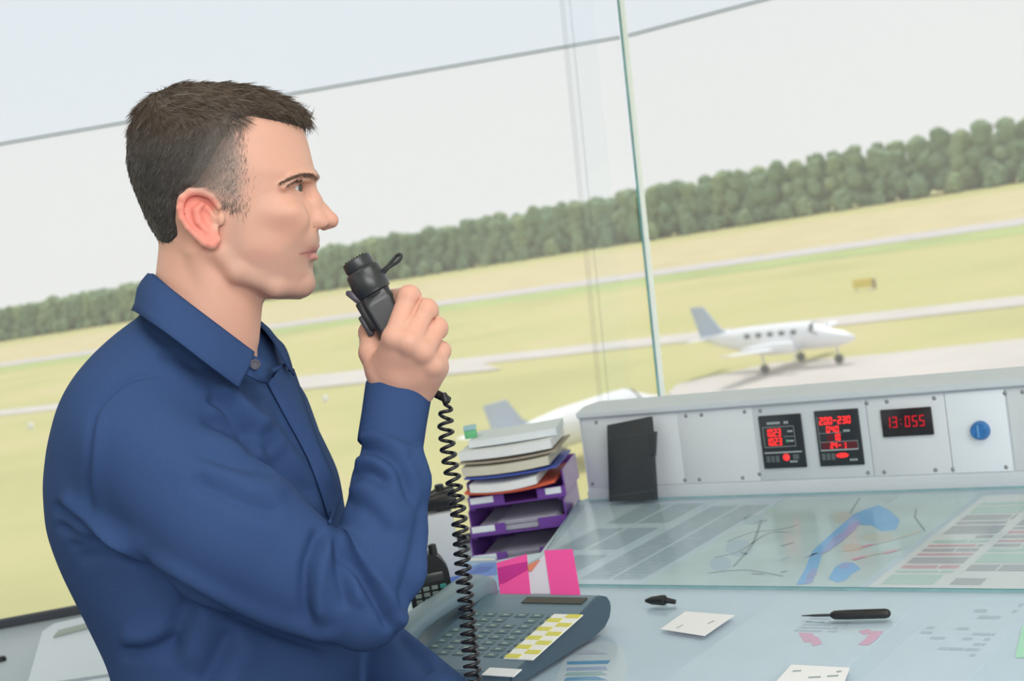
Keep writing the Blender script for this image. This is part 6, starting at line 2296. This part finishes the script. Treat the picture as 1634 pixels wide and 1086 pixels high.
prism(b, Mp, [(ppx(800, 955)[0] + 0.03, 0.0), (ppx(926, 955)[0] - 0.03, 0.0), (ppx(926, 955)[0] - 0.03, 0.002), (ppx(800, 955)[0] + 0.03, 0.002)], 0.0, 0.03)
obj('prop', b, M_paper, CS)
b = NB()
br = [CP(x, y) for x, y in ((705, 962), (798, 950), (792, 896), (748, 896), (715, 925))]
Mb_ = DESK @ Matrix.Translation((0, 0, GLT + 0.0003))
prism(b, Mb_, br, 0.0, 0.0012, mi=0)
def bp(pts, mi, h):
    f_ = b.faces.new([b.verts.new(Mb_ @ Vector((*CP(x, y), 0.0014 + h))) for x, y in pts])
    f_.material_index = mi
bp(((735, 935), (795, 925), (793, 905), (770, 906), (745, 915)), 1, 0)
bp(((740, 928), (780, 920), (790, 912), (765, 912)), 2, 0.0002)
bp(((764, 938), (786, 930), (789, 926), (768, 932)), 3, 0.0003)
bp(((712, 944), (740, 938), (738, 920), (722, 926)), 2, 0.0002)
bp(((735, 904), (792, 902), (790, 898), (750, 898)), 4, 0.0002)
paper('brochure', b, [mat('brochure_sky', (0.30, 0.47, 0.72), 0.5), mat('brochure_blue', (0.12, 0.24, 0.66), 0.5), mat('brochure_deep', (0.06, 0.14, 0.50), 0.5), mat('brochure_pink', (0.60, 0.42, 0.55), 0.5), M_paper], 'blue and white brochure lying behind the telephone, left of the pink card', 'brochure')

# ------------------------------------------------------------------ binder on the left counter
def czw(x, y, h=0.0):
    return atz(x, y, 0.93 + h)
BN = thing('ring_binder', 'white binder with a ruled clip bar lying on the left counter behind the man', 'binder', tuple(czw(120, 1030)))
b = NB()
cnr = [czw(x, y, 0.03)[:2] for x, y in ((38, 1100), (66, 1004), (84, 992), (176, 972), (330, 945), (330, 1100))]
prism(b, WORLD, [tuple(p) for p in cnr], 0.9305, 0.958, 0.004)
obj('cover', b, mat('binder_white', (0.60, 0.68, 0.78), 0.35), BN)
b = NB()
cl = [czw(x, y, 0.034)[:2] for x, y in ((84, 1012), (176, 988), (170, 982), (92, 1002))]
prism(b, WORLD, [tuple(p) for p in cl], 0.958, 0.961, 0.0008)
obj('clip_bar', b, mat('clip_olive', (0.30, 0.36, 0.33), 0.5), BN)
b = NB()
cl = [czw(x, y, 0.034)[:2] for x, y in ((80, 1083), (330, 1046), (330, 1049), (80, 1087))]
prism(b, WORLD, [tuple(p) for p in cl], 0.958, 0.9592)
obj('crease', b, mat('binder_crease', (0.30, 0.36, 0.44), 0.5), BN)
b = NB()
q = czw(3, 1054)
lathe(b, (q[0], q[1], 0.93), (0, 0, 1), [(0, 0.008), (0.006, 0.008), (0.008, 0.005)], 14)
tag(obj('counter_grommet', b, M_black, base=tuple(q)), 'small black cable cap on the left counter beside the binder', 'cap')
